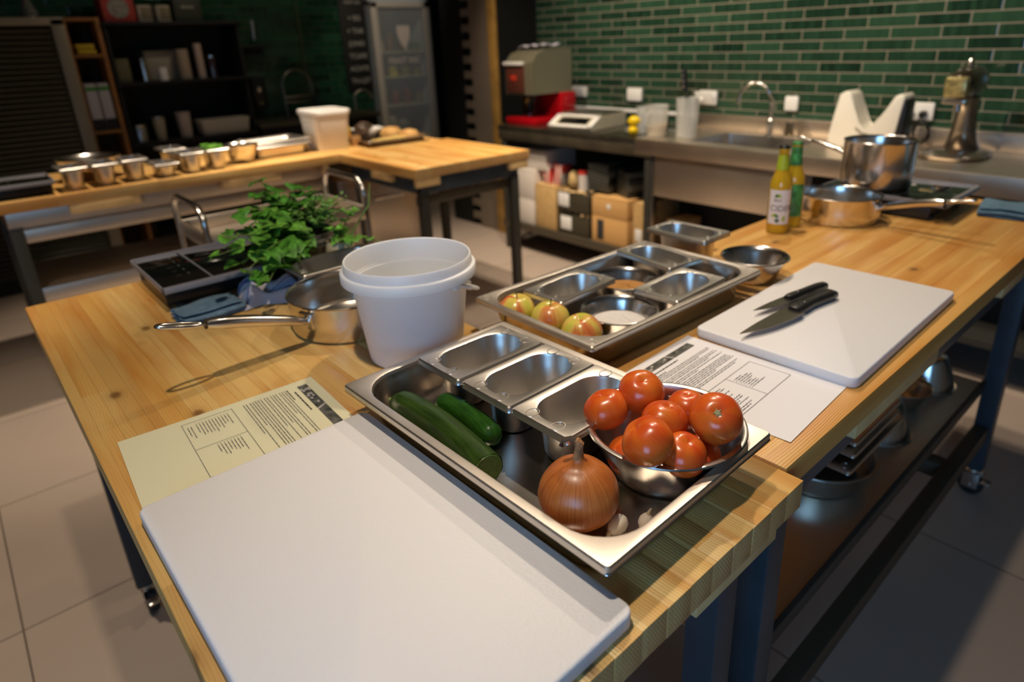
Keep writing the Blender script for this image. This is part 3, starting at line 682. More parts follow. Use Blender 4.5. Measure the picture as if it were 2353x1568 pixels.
tube(bm, pts, .0042, 10, flat=.8); finish(bm, 'bail_handle', BUCKETM, t)
for s in (0, -1):
    p = pts[s]; M = Matrix.Translation(p-p.normalized()*.0) @ Vector((p.x,p.y,0)).normalized().to_track_quat('Z','Y').to_matrix().to_4x4()
    finish(lathe(bmesh.new(), [(.010,-.003),(.010,.002),(.008,.004),(.0001,.005)], 20, M=M), 'handle_boss', BUCKETM, t)
bm = bmesh.new(); bx(bm, -.03, .03, -.001, .0015, -.010, .010, .001, M=Matrix.Translation(pts[12]) @ Matrix.Rotation(.2,4,'Z'))
finish(bm, 'handle_grip', BUCKETM, t)

# ------------------------------------------------------------------ saucepans
pot('sauce_pan', 'wide steel saucepan on the near table, its long handle pointing left', 'saucepan', -.589, -.001, .9, .121, .078, (-.51,-.369,1.03), (-.54,-.128,.958), .0118)
pot('saute_pan', 'low wide steel saute pan behind the bottles, its handle pointing right', 'saucepan', -.199, 1.422, .9, .115, .081, (.160,1.385,1.015), (-.076,1.412,.958), .0110)
pot('stock_pot', 'tall steel pot standing on the far induction hob', 'pot', -.194, 1.660, .9630, .107, .149, (-.500,1.735,1.085), (-.318,1.675,1.062), .0095)

# ------------------------------------------------------------------ induction hobs
def hob(label, x0, x1, y0, y1, panel):
    t = thing('induction_hob', label, 'hob', ((x0+x1)/2, (y0+y1)/2, .9)); cx, cy = (x0+x1)/2, (y0+y1)/2
    a, b = (x1-x0)/2, (y1-y0)/2
    box('housing', BLACKPL, -a+.02, a-.045, -b+.010, b-.010, .006, .050, .003, t)
    for sx in (-1,1):
        for sy in (-1,1): finish(lathe(bmesh.new(), [(.0005,0),(.012,0),(.013,.008),(.0005,.008)], 16, c=(sx*(a-.05), sy*(b-.04), 0)), 'foot', RUBBER, t)
    bm = bmesh.new()
    for q in ((-a,a,-b,-b+.004),(-a,a,b-.004,b),(-a,-a+.004,-b,b),(a-.011,a,-b,b)): bx(bm, q[0], q[1], q[2], q[3], .048, .0625, .0015)
    finish(bm, 'trim_frame', mat('aluminium', (.30,.29,.31), .45, metal=.4), t)
    box('glass_top', BLACKG, -a+.006, a-.006, -b+.006, b-.006, .044, .0612, .0006, t)
    bm = bmesh.new()
    if panel == 'y': bx(bm, -a+.008, a-.008, -b+.105, -b+.109, .0612, .0625, .0004)
    else: bx(bm, -.02, .06, -b+.008, -b+.012, .0612, .0625, .0004)
    finish(bm, 'divider_strip', MATS['aluminium'], t)
    bm = bmesh.new()
    for k in range(5): lathe(bm, [(.0045,.0614),(.0038,.0614)], 14, c=(-a+.06+k*.04, -b+.055, 0)); bx(bm, -a+.05+k*.04, -a+.066+k*.04, -b+.075, -b+.077, .0613, .0615)
    finish(bm, 'touch_symbols', mat('print_grey', (.10,.10,.10), .6), t)
    return t
hob('black glass induction hob with silver edge at the left of the near table', -1.222, -.922, -.270, .028, 'y')
hob('black induction hob under the tall steel pot at the far end', -.33, .052, 1.548, 1.865, 'x')

# ------------------------------------------------------------------ cloths
def folded_cloth(name, label, x, y, z, L, W, h, rot, m, layers=4, wav=.002, sag=None):
    """a cloth folded over itself several times: one continuous strip"""
    bm = bmesh.new(); prof = []; t = h/layers
    for k in range(layers):
        a, b = (-W/2, W/2) if k % 2 == 0 else (W/2, -W/2); zz = t*(k+.5)
        for i in range(9): prof.append((a+(b-a)*i/8*(1-.02*k), zz+.0012*math.sin(i*1.3+k)))
        if k < layers-1:
            s = 1 if b > 0 else -1
            for i in range(1, 4): prof.append((b*(1-.02*k)+s*t*.5*math.sin(PI*i/4), zz+t*i/4))
    N = 18; g = []
    for i in range(N+1):
        u = -L/2+L*i/N; row = []
        for j, (v, zz) in enumerate(prof):
            row.append(bm.verts.new((u+.002*math.sin(j*.9), v+.003*math.sin(u*40+j*.2), max(.0006, zz+wav*math.sin(u*55+v*20)*zz/h+(sag(u, v)*zz/h if sag else 0)))))
        g.append(row)
    for i in range(N):
        for j in range(len(prof)-1): bm.faces.new((g[i][j], g[i+1][j], g[i+1][j+1], g[i][j+1]))
    o = finish(bm, name, m, smooth=180); solid(o, .0016, 0); o.location = (x, y, z); o.rotation_euler = (0,0,math.radians(rot)); return tag(o, label, 'cloth')
BLUEC = mat('blue_microfibre', (.13,.22,.31), .95, bump=(500,.8), var=(60,.2)); BLUEC2 = mat('blue_microfibre_dark', (.09,.17,.24), .95, bump=(500,.8), var=(60,.2))
folded_cloth('cleaning_cloth', 'plain light blue folded cloth in front of the near hob', -.860, -.203, .9005, .128, .085, .026, 93, BLUEC)
folded_cloth('cleaning_cloth', 'plain blue folded cloth at the far right end of the table', .200, 1.80, .9005, .24, .15, .028, 8, BLUEC2)
# rumpled striped tea towel
m = bpy.data.materials.new('striped_towel'); m.use_nodes = True; nt = m.node_tree; g = G(nt); b = nt.nodes['Principled BSDF']
tc = nd(nt, 'ShaderNodeTexCoord'); sp = nd(nt, 'ShaderNodeSeparateXYZ'); nt.links.new(tc.outputs['UV'], sp.inputs[0])
v = sp.outputs[1]
def band(c, w): return g.m('LESS_THAN', g.m('ABSOLUTE', g.m('SUBTRACT', v, c)), w)
chk = g.m('GREATER_THAN', g.m('SINE', g.m('MULTIPLY', sp.outputs[0], 130.)), 0.)
col = g.mix(g.m('MULTIPLY', chk, .18), (.50,.47,.52), (.30,.30,.42))
for c_, w_, cc in ((.22,.022,(.04,.08,.28)),(.30,.05,(.22,.30,.48)),(.38,.012,(.04,.07,.24)),(.60,.03,(.05,.10,.30)),(.72,.07,(.20,.28,.42)),(.88,.03,(.03,.06,.20))):
    col = g.mix(band(c_, w_), col, cc)
nt.links.new(col, b.inputs['Base Color']); b.inputs['Roughness'].default_value = .95
bm = bmesh.new(); uv = bm.loops.layers.uv.new('UVMap'); NX, NY = 40, 40
def tw(u, v):
    x = (u-.5)*.150; y = (v-.5)*.115
    edge = min(1, min(u, 1-u, v, 1-v)*7)
    z = .010+.020*edge+.012*math.sin(v*9+u*4)*edge+.008*math.sin(u*11-v*5+1)*edge+.010*math.exp(-((u-.7)**2+(v-.35)**2)*30)
    return (x+.010*math.sin(v*7+1)+.006*math.sin(u*9+v*3), y+.012*math.sin(u*6), max(z*min(1, edge+.08), .0015))
gr = [[bm.verts.new(tw(i/NX, j/NY)) for j in range(NY+1)] for i in range(NX+1)]
for i in range(NX):
    for j in range(NY):
        f = bm.faces.new((gr[i][j], gr[i+1][j], gr[i+1][j+1], gr[i][j+1]))
        for lp, (a, c_) in zip(f.loops, ((i,j),(i+1,j),(i+1,j+1),(i,j+1))): lp[uv].uv = (a/NX, c_/NY)
o = finish(bm, 'tea_towel', m, smooth=180); solid(o, .0018, 0); o.location = (-.862,-.068,.9012); o.rotation_euler = (0,0,math.radians(80))
tag(o, 'crumpled white and blue striped tea towel between hob and saucepan', 'towel')
gn_pan('gastronorm_pan', 'oblong deep steel pan behind the left saucepan in front of the herbs',   .215, .125, .080, .03, -.784, .070, .9, 90, None)

# ------------------------------------------------------------------ herbs
LEAF = {}
def leaf_mat(nm, c):
    m = bpy.data.materials.new(nm); m.use_nodes = True; nt = m.node_tree; g = G(nt); b = nt.nodes['Principled BSDF']
    tc = nd(nt, 'ShaderNodeTexCoord'); n = g.noise(tc.outputs['Object'], 55., 3)
    nt.links.new(g.ramp(n, [(.3,tuple(a*.45 for a in c)),(.5,c),(.7,tuple(a*1.7 for a in c))]), b.inputs['Base Color'])
    b.inputs['Roughness'].default_value = .45; b.inputs['Transmission Weight'].default_value = 0; b.inputs['Subsurface Weight'].default_value = 0; return m
L1 = leaf_mat('herb_leaf', (.065,.22,.022)); L2 = leaf_mat('herb_leaf_light', (.12,.32,.035)); L3 = leaf_mat('fine_herb_leaf', (.14,.30,.06))
def leaf(bm, p, d, n, L, W, mi=0, fold=.25, droop=.35):
    d = d.normalized(); s = d.cross(n).normalized(); n = s.cross(d).normalized(); rows = []; W *= 1.7
    for i in range(7):
        f = i/6; w = W*math.sin(PI*min(1, f**.75*.98+.02))*(1-.12*f); c = p+d*L*f-Vector((0,0,1))*droop*L*f*f
        k = 1+.10*(i % 2)
        rows.append((bm.verts.new(c-s*w*k+n*fold*w), bm.verts.new(c-s*w*.45+n*fold*w*.75), bm.verts.new(c), bm.verts.new(c+s*w*.45+n*fold*w*.75), bm.verts.new(c+s*w*k+n*fold*w)))
    for a, b in zip(rows, rows[1:]):
        for k in range(4): bm.faces.new((a[k], a[k+1], b[k+1], b[k])).material_index = mi
def herb(parent, base, tips, leafL, mats, dens=5, stem_r=.0012, fuzz=0, seed=1):
    rnd = random.Random(seed); bl = bmesh.new(); bs = bmesh.new(); base = Vector(base)
    for (tp, mi) in tips:
        tp = Vector(tp); mid = base.lerp(tp, .5)+Vector((0,0,.018+rnd.uniform(0,.012))); pts = []
        for k in range(9):
            f = k/8; pts.append(base*(1-f)**2+mid*2*f*(1-f)+tp*f*f)
        tube(bs, pts, [stem_r*(1.3-.7*k/8) for k in range(9)], 6)
        for k in range(dens):
            f = .35+.65*k/max(1, dens-1); i = min(8, int(f*8)); p = pts[i]
            for s in (-1, 1):
                a = rnd.uniform(0, 2*PI); d = Vector((math.cos(a), math.sin(a), rnd.uniform(-.3,.45))); d = d+(tp-base).normalized()*.4
                sz = leafL*rnd.uniform(.6,1.15)*(1 if k < dens-1 else .8)
                leaf(bl, p, d, Vector((rnd.uniform(-.4,.4), rnd.uniform(-.4,.4), 1)), sz, sz*.36, mi)
    st = finish(bs, 'stem', mat('herb_stem', (.14,.22,.05), .6), parent, smooth=60)
    fo = finish(bl, 'foliage', mats, parent, smooth=180); return fo
ZT = .9
# galvanised pot with parsley and mint
t = thing('herb_pot', 'galvanised tin pot of leafy green herbs behind the oblong pan', 'plant pot', (-.965, .085, ZT))
zp = [(.0005,0),(.050,0),(.052,.002),(.056,.060),(.058,.098),(.063,.100),(.064,.106),(.060,.109),(.0605,.112),(.066,.114),(.0665,.121),(.062,.124),(.062,.136),(.066,.138),(.066,.142),(.061,.142),(.059,.12),(.052,.03),(.048,.004),(.0005,.004)]; zp = [(a*1.03, b*.78) for a, b in zp]
finish(lathe(bmesh.new(), zp, 56), 'tin_pot', steel('galvanised_zinc', (.42,.40,.36), .42, .9), t, smooth=40)
finish(lathe(bmesh.new(), [(.056,.092),(.03,.095),(.0005,.096)], 24), 'soil', mat('soil', (.03,.02,.012), .95), t)
tips = []; rnd = random.Random(5)
def tipw(px, py, pz, o=(-.965,.085,.9)): return (px-o[0], py-o[1], pz-o[2])
for q in ((-.85,-.13,1.06),(-.80,-.175,1.045),(-.78,-.14,1.00),(-.73,-.11,.985),(-.83,-.06,1.08),(-.93,-.06,1.10),(-1.02,.0,1.11),(-.90,-.04,1.09),(-.93,-.02,1.09),(-.77,-.10,.975),(-.86,-.12,1.00),(-.77,-.09,1.04),(-.82,-.09,.98),(-.92,-.12,1.06),(-.89,-.08,1.09),(-.78,-.08,1.02)): tips.append((tipw(*q), 0 if rnd.random() < .6 else 1))
for q in ((-1.12,.05,1.12),(-1.05,.02,1.10),(-1.0,.08,1.11),(-1.02,.13,1.10),(-.97,.12,1.08),(-.98,.03,1.10),(-.98,.0,1.07)): tips.append((tipw(*q), 0))
herb(t, (0,0,.095), tips, .044, [L1, L2], 6, .0013, seed=3)
tips = [(tipw(-.985+rnd.uniform(-.09,.10), .11+rnd.uniform(-.08,.08), 1.045+rnd.uniform(-.02,.05)), 0) for _ in range(80)]
fo = herb(t, (0,0,.092), tips, .013, [L3, L1], 8, .0007, seed=8)
# trailing plant in a small pale pot
t = thing('herb_pot', 'small pale ceramic pot with trailing green herb beside the bucket', 'plant pot', (-.880, .130, ZT))
finish(lathe(bmesh.new(), [(.0005,0),(.024,0),(.030,.006),(.038,.035),(.0385,.055),(.034,.085),(.031,.092),(.029,.092),(.031,.08),(.034,.05),(.026,.01),(.0005,.006)], 40), 'ceramic_pot', mat('cream_ceramic', (.52,.42,.24), .4, var=(40,.12)), t, smooth=60)
o3 = (-.880,.130,.9)
tips = [(tipw(*q, o3), 1) for q in ((-.82,.11,1.04),(-.80,.13,1.01),(-.79,.17,1.00),(-.86,.17,1.07),(-.83,.15,1.07),(-.81,.09,1.01),(-.86,.10,1.03))]
herb(t, (0,0,.085), tips, .024, [L1, L2], 4, .0012, seed=12)
bm = bmesh.new(); tube(bm, [tipw(*q, o3) for q in ((-.86,.14,.99),(-.83,.17,1.05),(-.82,.19,1.08),(-.83,.205,1.13))], [.002,.0022,.002,.001], 8)
finish(bm, 'shoot', mat('shoot_green', (.16,.26,.05), .5), t)
t = thing('herb_pot', 'small terracotta pot mostly hidden under the mint leaves', 'plant pot', (-.892, .028, ZT))
finish(lathe(bmesh.new(), [(.0005,0),(.018,0),(.024,.055),(.027,.056),(.0275,.068),(.024,.069),(.022,.06),(.016,.006),(.0005,.005)], 36), 'terracotta_pot', mat('terracotta', (.48,.29,.17), .75), t, smooth=40)
herb(t, (0,0,.06), [((.06,-.05,.10),0),((.03,-.09,.12),1),((.08,-.02,.09),0),((-.02,-.05,.14),0)], .028, [L1, L2], 4, .001, seed=20)

# ------------------------------------------------------------------ printed recipes
def recipe(label, x, y, rot, m, seed, mirror=False):
    """A4 sheet, origin at centre, header picture band at the -u end; text lines run along v"""
    t = thing('recipe_sheet', label, 'paper', (x, y, .9004)); t.rotation_euler = (0,0,math.radians(rot))
    rnd = random.Random(seed); Lh, Wh = .1485, .105
    finish(grid_sheet(12, 8, lambda u, v: ((u-.5)*.297, (v-.5)*.21, .0004+.0007*(abs(u-.5)*2)**4)), 'sheet', m, t, smooth=180)
    zz = .0013
    def rect(bm, u0, u1, v0, v1, z=zz, mi=0):
        bm.faces.new([bm.verts.new(p) for p in ((u0,v0,z),(u1,v0,z),(u1,v1,z),(u0,v1,z))]).material_index = mi
    bm = bmesh.new(); rect(bm, -.132, -.116, -.085, .075); finish(bm, 'header_picture', mat('photo_print', (.07,.07,.06), .7, var=(70,.9)), t)
    bm = bmesh.new(); rect(bm, -.132, -.127, -.072, -.060, zz+.0001)
    for k in range(9): a = -.125+rnd.uniform(-.004,.006); c_ = -.078+rnd.uniform(0,.07); rect(bm, a, a+.004, c_, c_+.007, zz+.0001)
    finish(bm, 'header_highlights', mat('photo_print_light', (.42,.40,.36), .7), t); bm = bmesh.new()
    bm2 = [bm.verts.new(p) for p in ((-.132,-.003,zz+.0001),(-.116,.006,zz+.0001),(-.116,.011,zz+.0001),(-.132,.001,zz+.0001))]; bm.faces.new(bm2)
    finish(bm, 'header_stroke', MATS['photo_print_light'], t)
    def line(bm, u, v0, v1, h=.0011):
        v = v0
        while v < v1:
            w = rnd.uniform(.003,.012); rect(bm, u-h/2, u+h/2, v, min(v+w, v1)); v += w+.0016
    bm = bmesh.new(); line(bm, -.107, -.070, .005, .0022); line(bm, -.098, -.085, -.045, .0016)
    finish(bm, 'heading_text', INK, t)
    bm = bmesh.new(); u = -.094
    for para in (3, 3, 2, 5, 2):
        for k in range(para):
            line(bm, u, -.085, .085-(rnd.uniform(.02,.09) if k == para-1 else rnd.uniform(0,.008))); u += .0043
        u += .0016
    finish(bm, 'body_text', INKG, t); bm = bmesh.new()
    for k in range(11): line(bm, .000+.0046*k, -.074, -.074+rnd.uniform(.022,.045)); rect(bm, -.0007+.0046*k, .0007+.0046*k, -.0785, -.077)
    finish(bm, 'ingredient_list', INKG, t); bm = bmesh.new()
    for k in range(8): line(bm, .003+.0046*k, .008, .008+rnd.uniform(.02,.04)); rect(bm, .0023+.0046*k, .0037+.0046*k, .0035, .005)
    finish(bm, 'ingredient_list', INKG, t); bm = bmesh.new()
    line(bm, .054, -.074, -.035); line(bm, .0586, -.074, -.045)
    finish(bm, 'footnote_text', INKG, t)
    bm = bmesh.new(); e = .00035
    for q in ((-.010,-.010+2*e,-.088,.082),(.064,.064+2*e,-.088,.082),(-.010,.064,-.088,-.088+2*e),(-.010,.064,.082,.082+2*e),(-.010,.064,-.002,-.002+2*e)): rect(bm, *q)
    finish(bm, 'table_rules', INKG, t)
    return t
recipe('white printed recipe sheet lying between the tomato tray and the knife board', .112, .322, 3, PAPERW, 4)
recipe('pale yellow printed recipe sheet partly under the big empty cutting board', -.322, -.325, -93.2, PAPERY, 9)
# ------------------------------------------------------------------ knives on the board
BLADE = steel('knife_steel', (.50,.44,.38), .22, .4)
def knife(label, x, y, z, rz, L, W, hl, bolster=True):
    """tip toward -x, handle toward +x in local space; origin where blade meets handle"""
    t = thing('kitchen_knife', label, 'knife', (x, y, z), math.radians(rz), 'knives on the cutting board')
    bm = bmesh.new(); N = 20; rows = []
    for k in range(N+1):
        f = k/N; u = -L*(1-f); top = W*.50-(W*.28)*(1-f)**2.2*1.0; low = -W*.5+W*.72*(1-f)**2.6
        if k == 0: top = low = W*.21
        rows.append([bm.verts.new((u, top, .0011)), bm.verts.new((u, (top+low)/2, .0008)), bm.verts.new((u, low, .0002)), bm.verts.new((u, low, -.0002)), bm.verts.new((u, (top+low)/2, -.0008)), bm.verts.new((u, top, -.0011))])
    for a, b in zip(rows, rows[1:]):
        for k in range(6): bm.faces.new((a[k], a[(k+1)%6], b[(k+1)%6], b[k]))
    bm.faces.new(rows[-1]); bmesh.ops.remove_doubles(bm, verts=bm.verts, dist=.00005)
    o = finish(bm, 'blade', BLADE, t, smooth=30)
    bm = bmesh.new(); pr = [(-.004,.62,.72),(.004,.80,.9),(.02,.86,.95),(hl*.35,.70,.95),(hl*.55,.74,1.),(hl*.8,.86,1.),(hl*.95,.80,.85),(hl,.45,.5)]
    loops = []
    for u, hy, hz in pr:
        yy = W*.5*hy*.95; zz = .0095*hz; c0 = W*.08-(W*.10)*(u/hl)**2
        loops.append([bm.verts.new((u, c0+math.copysign(abs(math.cos(a))**.7, math.cos(a))*yy, math.copysign(abs(math.sin(a))**.7, math.sin(a))*zz)) for a in [2*PI*k/20 for k in range(20)]])
    for a, b in zip(loops, loops[1:]):
        for k in range(20): bm.faces.new((a[k], a[(k+1)%20], b[(k+1)%20], b[k]))
    bm.faces.new(loops[-1]); bm.faces.new(list(reversed(loops[0]))); finish(bm, 'handle', BLACKPL, t, smooth=60)
    bm = bmesh.new(); lathe(bm, [(.0022,.0092),(.0018,.0102),(.0001,.0104)], 12, c=(hl*.22, 0, 0)); finish(bm, 'rivet', STEEL, t)
    return t
knife('broad chef knife with black handle, in front on the white board', .078, .603, .931, 86, .170, .040, .142)
knife('slimmer knife with black handle, behind the broad one on the board', .040, .650, .931, 82, .105, .026, .128)

# ------------------------------------------------------------------ bottles
LIQ = mat('cider', (.80,.52,.03), .05, trans=.45, ior=1.33, coat=.6, sss=0.); GLASS = mat('clear_glass', (.92,.95,.90), .03, trans=1., ior=1.2, alpha=1)
LAB = mat('label_white', (.74,.70,.70), .55); LGREEN = mat('label_lime', (.36,.46,.02), .5); DG = mat('label_dark_green', (.02,.14,.04), .5); MG = mat('label_leaf_green', (.05,.24,.06), .55, var=(60,.6))
def bottle(label, x, y, green):
    t = thing('cider_bottle', label, 'bottle', (x, y, .9), 0, 'bottles on the back table')
    r = .0305; prof = [(.0005,.003),(r*.75,.0),(r-.002,.002),(r,.006),(r,.135),(r*.93,.150),(r*.70,.168),(.0165,.183),(.0145,.20),(.0128,.232),(.0140,.234),(.0142,.240),(.0125,.243),(.0105,.243)]
    finish(lathe(bmesh.new(), prof, 40, cap1=True), 'glass_bottle', LIQ, t, smooth=50)
    finish(lathe(bmesh.new(), [(.0137,.2395),(.0150,.2405),(.0148,.244),(.0115,.2475),(.0001,.248)], 24), 'crown_cap', BLACKPL if not green else MG, t, smooth=40)
    def sleeve(nm, r0, r1, z0, z1, a0, a1, m):
        n = 24; rows = []
        bm = bmesh.new()
        for k in range(n+1):
            a = a0+(a1-a0)*k/n; rows.append((bm.verts.new((r0*math.cos(a), r0*math.sin(a), z0)), bm.verts.new(((r0*.5+r1*.5)*math.cos(a),(r0*.5+r1*.5)*math.sin(a),(z0+z1)/2)), bm.verts.new((r1*math.cos(a), r1*math.sin(a), z1))))
        for a, b in zip(rows, rows[1:]):
            for j in range(2): bm.faces.new((a[j], b[j], b[j+1], a[j+1]))
        return finish(bm, nm, m, t, smooth=60)
    c = math.atan2(-.55-y, .604-x)     # the front of the label looks into the room
    if not green:
        sleeve('neck_sleeve', .0178, .0138, .182, .222, 0, 2*PI, LGREEN)
        sleeve('label', r+.0004, r+.0004, .030, .128, c-1.15+.12, c+1.0+.12, LAB)
        R2 = r+.0008
        def wr(cx, cz): return lambda u, v: (R2*math.cos(c+.12+(u+cx)/R2), R2*math.sin(c+.12+(u+cx)/R2), cz+v)
        bm = bmesh.new(); add_text(bm, 'CIDER', .0235, wr(.004, .068), False); add_text(bm, 'BRLO', .0085, wr(-.008, .096), True)
        finish(bm, 'label_text', INK, t, smooth=None)
        def blob(bm, cx, cz, a0, a1, rr, mi=0):
            f = wr(cx, cz); vs = [bm.verts.new(f(0,0))]+[bm.verts.new(f(rr*math.cos(a0+(a1-a0)*k/10), rr*math.sin(a0+(a1-a0)*k/10))) for k in range(11)]
            for k in range(1, 11): bm.faces.new((vs[0], vs[k], vs[k+1])).material_index = mi
        bm = bmesh.new()
        blob(bm, -.008, .107, 0, PI/2, .010, 0); blob(bm, -.008, .107, PI/2, PI, .010, 1); blob(bm, -.012, .050, PI/2, PI, .011, 0); blob(bm, -.012, .050, 0, PI/2, .010, 1)
        blob(bm, .016, .046, PI*.5, PI*1.5, .009, 0); blob(bm, -.006, .041, 0, 2*PI, .0065, 2)
        finish(bm, 'label_motif', [LGREEN, DG, mat('label_grey', (.10,.14,.10), .6)], t, smooth=None)
    else:
        sleeve('neck_sleeve', .0178, .0134, .182, .240, 0, 2*PI, MG)
        sleeve('label', r+.0004, r+.0004, .035, .130, c-1.3, c+1.1, MG)
        bm = bmesh.new(); R2 = r+.0008
        for k in range(4): add_text(bm, 'III III', .006, lambda u, v: (R2*math.cos(c-.1+u/R2), R2*math.sin(c-.1+u/R2), .052+k*.008+v)) if False else None
        for k in range(6):
            z = .048+k*.006
            vs = []
            for j in range(7):
                a = c-.35+.75*j/6; vs.append((bm.verts.new((R2*math.cos(a), R2*math.sin(a), z)), bm.verts.new((R2*math.cos(a), R2*math.sin(a), z+.002))))
            for a_, b_ in zip(vs, vs[1:]): bm.faces.new((a_[0], b_[0], b_[1], a_[1]))
        finish(bm, 'label_print', mat('label_pale_green', (.22,.34,.16), .6), t, smooth=None)
    return t
bottle('yellow cider bottle with lime neck sleeve and white label, nearest the table edge', -.268, 1.178, False)
bottle('yellow bottle with leafy dark green label, behind the white labelled one', -.272, 1.262, True)

# ------------------------------------------------------------------ on the undershelf of the table
ZS = .4125
o = lathe(bmesh.new(), bowl_profile(.135, .075, .10, .008), 64); o = finish(o, 'wide_pan', CHROME, smooth=40); o.location = (.065, .845, ZS)
tag(o, 'wide round steel basin on the undershelf beneath the stacked pans', 'pan')
g3 = 'pans stacked on the undershelf'
gn_pan('gastronorm_pan', 'lowest dark pan in the undershelf stack, resting on the round basin', .325, .176, .030, .035, .085, .920, ZS+.076, 90, g3, STEELD)
gn_pan('gastronorm_pan', 'second pan in the undershelf stack, just under the top one', .265, .162, .022, .035, .085, .925, ZS+.108, 90, g3, STEELD)
gn_pan('gastronorm_pan', 'topmost open pan in the undershelf stack', .265, .162, .030, .045, .085, .925, ZS+.132, 90, g3, STEELD)
def under_bowl(label, x, y, z, r, h, rb, rot):
    o = finish(lathe(bmesh.new(), bowl_profile(r, h, rb), 56), 'mixing_bowl', CHROME, smooth=40); o.location = (x, y, z); o.rotation_euler = rot
    return tag(o, label, 'bowl', 'bowls on the undershelf')
under_bowl('upside-down steel bowl on the undershelf right behind the pan stack', .090, 1.150, ZS+.105, .092, .105, .050, (PI,0,0))
under_bowl('dark-looking upright steel bowl on the undershelf between two inverted ones', .085, 1.335, ZS, .080, .060, .050, (0,0,0))
under_bowl('upside-down steel bowl on the undershelf, farthest from the pan stack', .095, 1.510, ZS+.100, .085, .100, .048, (PI,0,0))

# ------------------------------------------------------------------ steel trolley in the aisle
t = thing('serving_trolley', 'steel trolley with arched tube handles standing in the aisle behind the herbs', 'trolley', (0,0,0))
X0, X1, Y0, Y1, ZT2 = -2.07, -1.70, .045, .640, .852
bm = bmesh.new()
def pathrect(z, r, inset=0.): return [(X0+inset,Y0+inset,z),(X1-inset,Y0+inset,z),(X1-inset,Y1-inset,z),(X0+inset,Y1-inset,z)]
for a in (0,):
    bx(bm, X0, X1, Y0, Y0+.014, ZT2-.05, ZT2, .003); bx(bm, X0, X1, Y1-.014, Y1, ZT2-.05, ZT2, .003)
    bx(bm, X0, X0+.014, Y0, Y1, ZT2-.05, ZT2, .003); bx(bm, X1-.014, X1, Y0, Y1, ZT2-.05, ZT2, .003); bx(bm, X0+.01, X1-.01, Y0+.01, Y1-.01, ZT2-.052, ZT2-.048)
finish(bm, 'top_tray', STEELB, t)
bm = bmesh.new(); bx(bm, X0, X1, Y0, Y1, .30, .303); bx(bm, X1-.006, X1, Y0, Y1, .28, .33, .001); finish(bm, 'lower_tray', STEELB, t)
for y in (Y0+.0, Y1-.0):
    bm = bmesh.new(); r = .07; zt = .955
    pts = [(X0+.012,y,.09),(X0+.012,y,zt-r)] + arc((X0+.012+r,y,zt-r), r, PI, PI/2, 8) + arc((X1-.012-r,y,zt-r), r, PI/2, 0, 8) + [(X1-.012,y,.09)]
    tube(bm, pts, .0115, 14); h = finish(bm, 'tube_handle', CHROME, t, smooth=60)
for x in (X0+.012, X1-.012):
    for y in (Y0, Y1): caster(t, x, y, .095)

# ------------------------------------------------------------------ far L-shaped tables
T3 = thing('work_table', 'far pine work table with steel front, carrying the row of small pans', 'table', (0,0,0))
table_top(T3, WOODD, -3.42, -2.74, -.45, 1.72, .852, .9)
bm = bmesh.new(); bx(bm, -2.83, -2.80, -.42, .98, .77, .852, .002); bx(bm, -2.815, -2.785, -.42, .98, .712, .768, .004)
finish(bm, 'steel_apron', STEELB, T3)
bm = bmesh.new(); bx(bm, -3.38, -2.80, -.42, .98, .765, .775); finish(bm, 'under_panel', STEELB, T3)
for x, y in ((-2.80,-.40),(-3.36,-.40),(-2.80,.98),(-3.36,.98),(-3.36,1.65)): leg(T3, x, y, .10, .77, .024, DARKPAINT); caster(T3, x, y)
sh = box('undershelf', STEELB, -3.30, -2.79, -.39, .96, .500, .506, .001, T3)
bm = bmesh.new(); bx(bm, -2.80, -2.782, -.39, .96, .445, .508, .002); finish(bm, 'shelf_lip', STEELB, sh)
for y0, y1 in ((-.20,.07),(.43,.72),(.955,.985)): cleat(T3, -2.775, -2.745, y0, y1, .852, .042)
T4 = thing('work_table', 'far pine work table end holding the tray of bread, beside the fridge', 'table', (0,0,0))
table_top(T4, WOODC, -2.739, -1.985, 1.052, 1.765, .852, .9)
for x, y in ((-2.03,1.11),(-2.03,1.68),(-2.70,1.68),(-2.66,1.11)): leg(T4, x, y, .10, .78, .022, DARKPAINT); caster(T4, x, y)
bm = bmesh.new(); bx(bm, -2.70, -2.01, 1.09, 1.115, .77, .852, .002); bx(bm, -2.045, -2.015, 1.09, 1.70, .77, .852, .002); bx(bm, -2.70, -2.01, 1.675, 1.70, .77, .852, .002)
finish(bm, 'frame_rail', PAINT, T4)
bm = bmesh.new(); bx(bm, -2.10, -2.07, 1.11, 1.70, .70, .745, .002); finish(bm, 'lower_rail', mat('brown_grey_paint2', (.10,.08,.05), .5), T4)
for q in ((-2.42,-2.23,1.056,1.085),(-2.017,-1.990,1.058,1.19),(-2.017,-1.990,1.63,1.755)): cleat(T4, *q, .852, .042)
# cabinet / waste unit in steel under the far corner
t = thing('steel_cabinet', 'low steel drawer cabinet on wheels under the far corner table', 'cabinet', (-3.05,1.25,0))
box('cabinet_body', STEELB, -.27, .24, -.20, .34, .08, .74, .004, t); b2 = box('drawer', STEELB, .24, .262, -.18, .33, .30, .70, .003, t); box('drawer_handle', CHROME, .262, .280, .0, .2, .60, .615, .003, b2)
box('drawer', STEELB, .24, .262, -.18, .33, .10, .285, .003, t)
bm = bmesh.new()
for x in (-.25,.2):
    for y in (-.15,.28): finish(lathe(bmesh.new(), [(.02,0),(.02,.08)], 12, cap0=True, cap1=True, c=(x,y,0)), 'cabinet_foot', RUBBER, t)
bm.free()

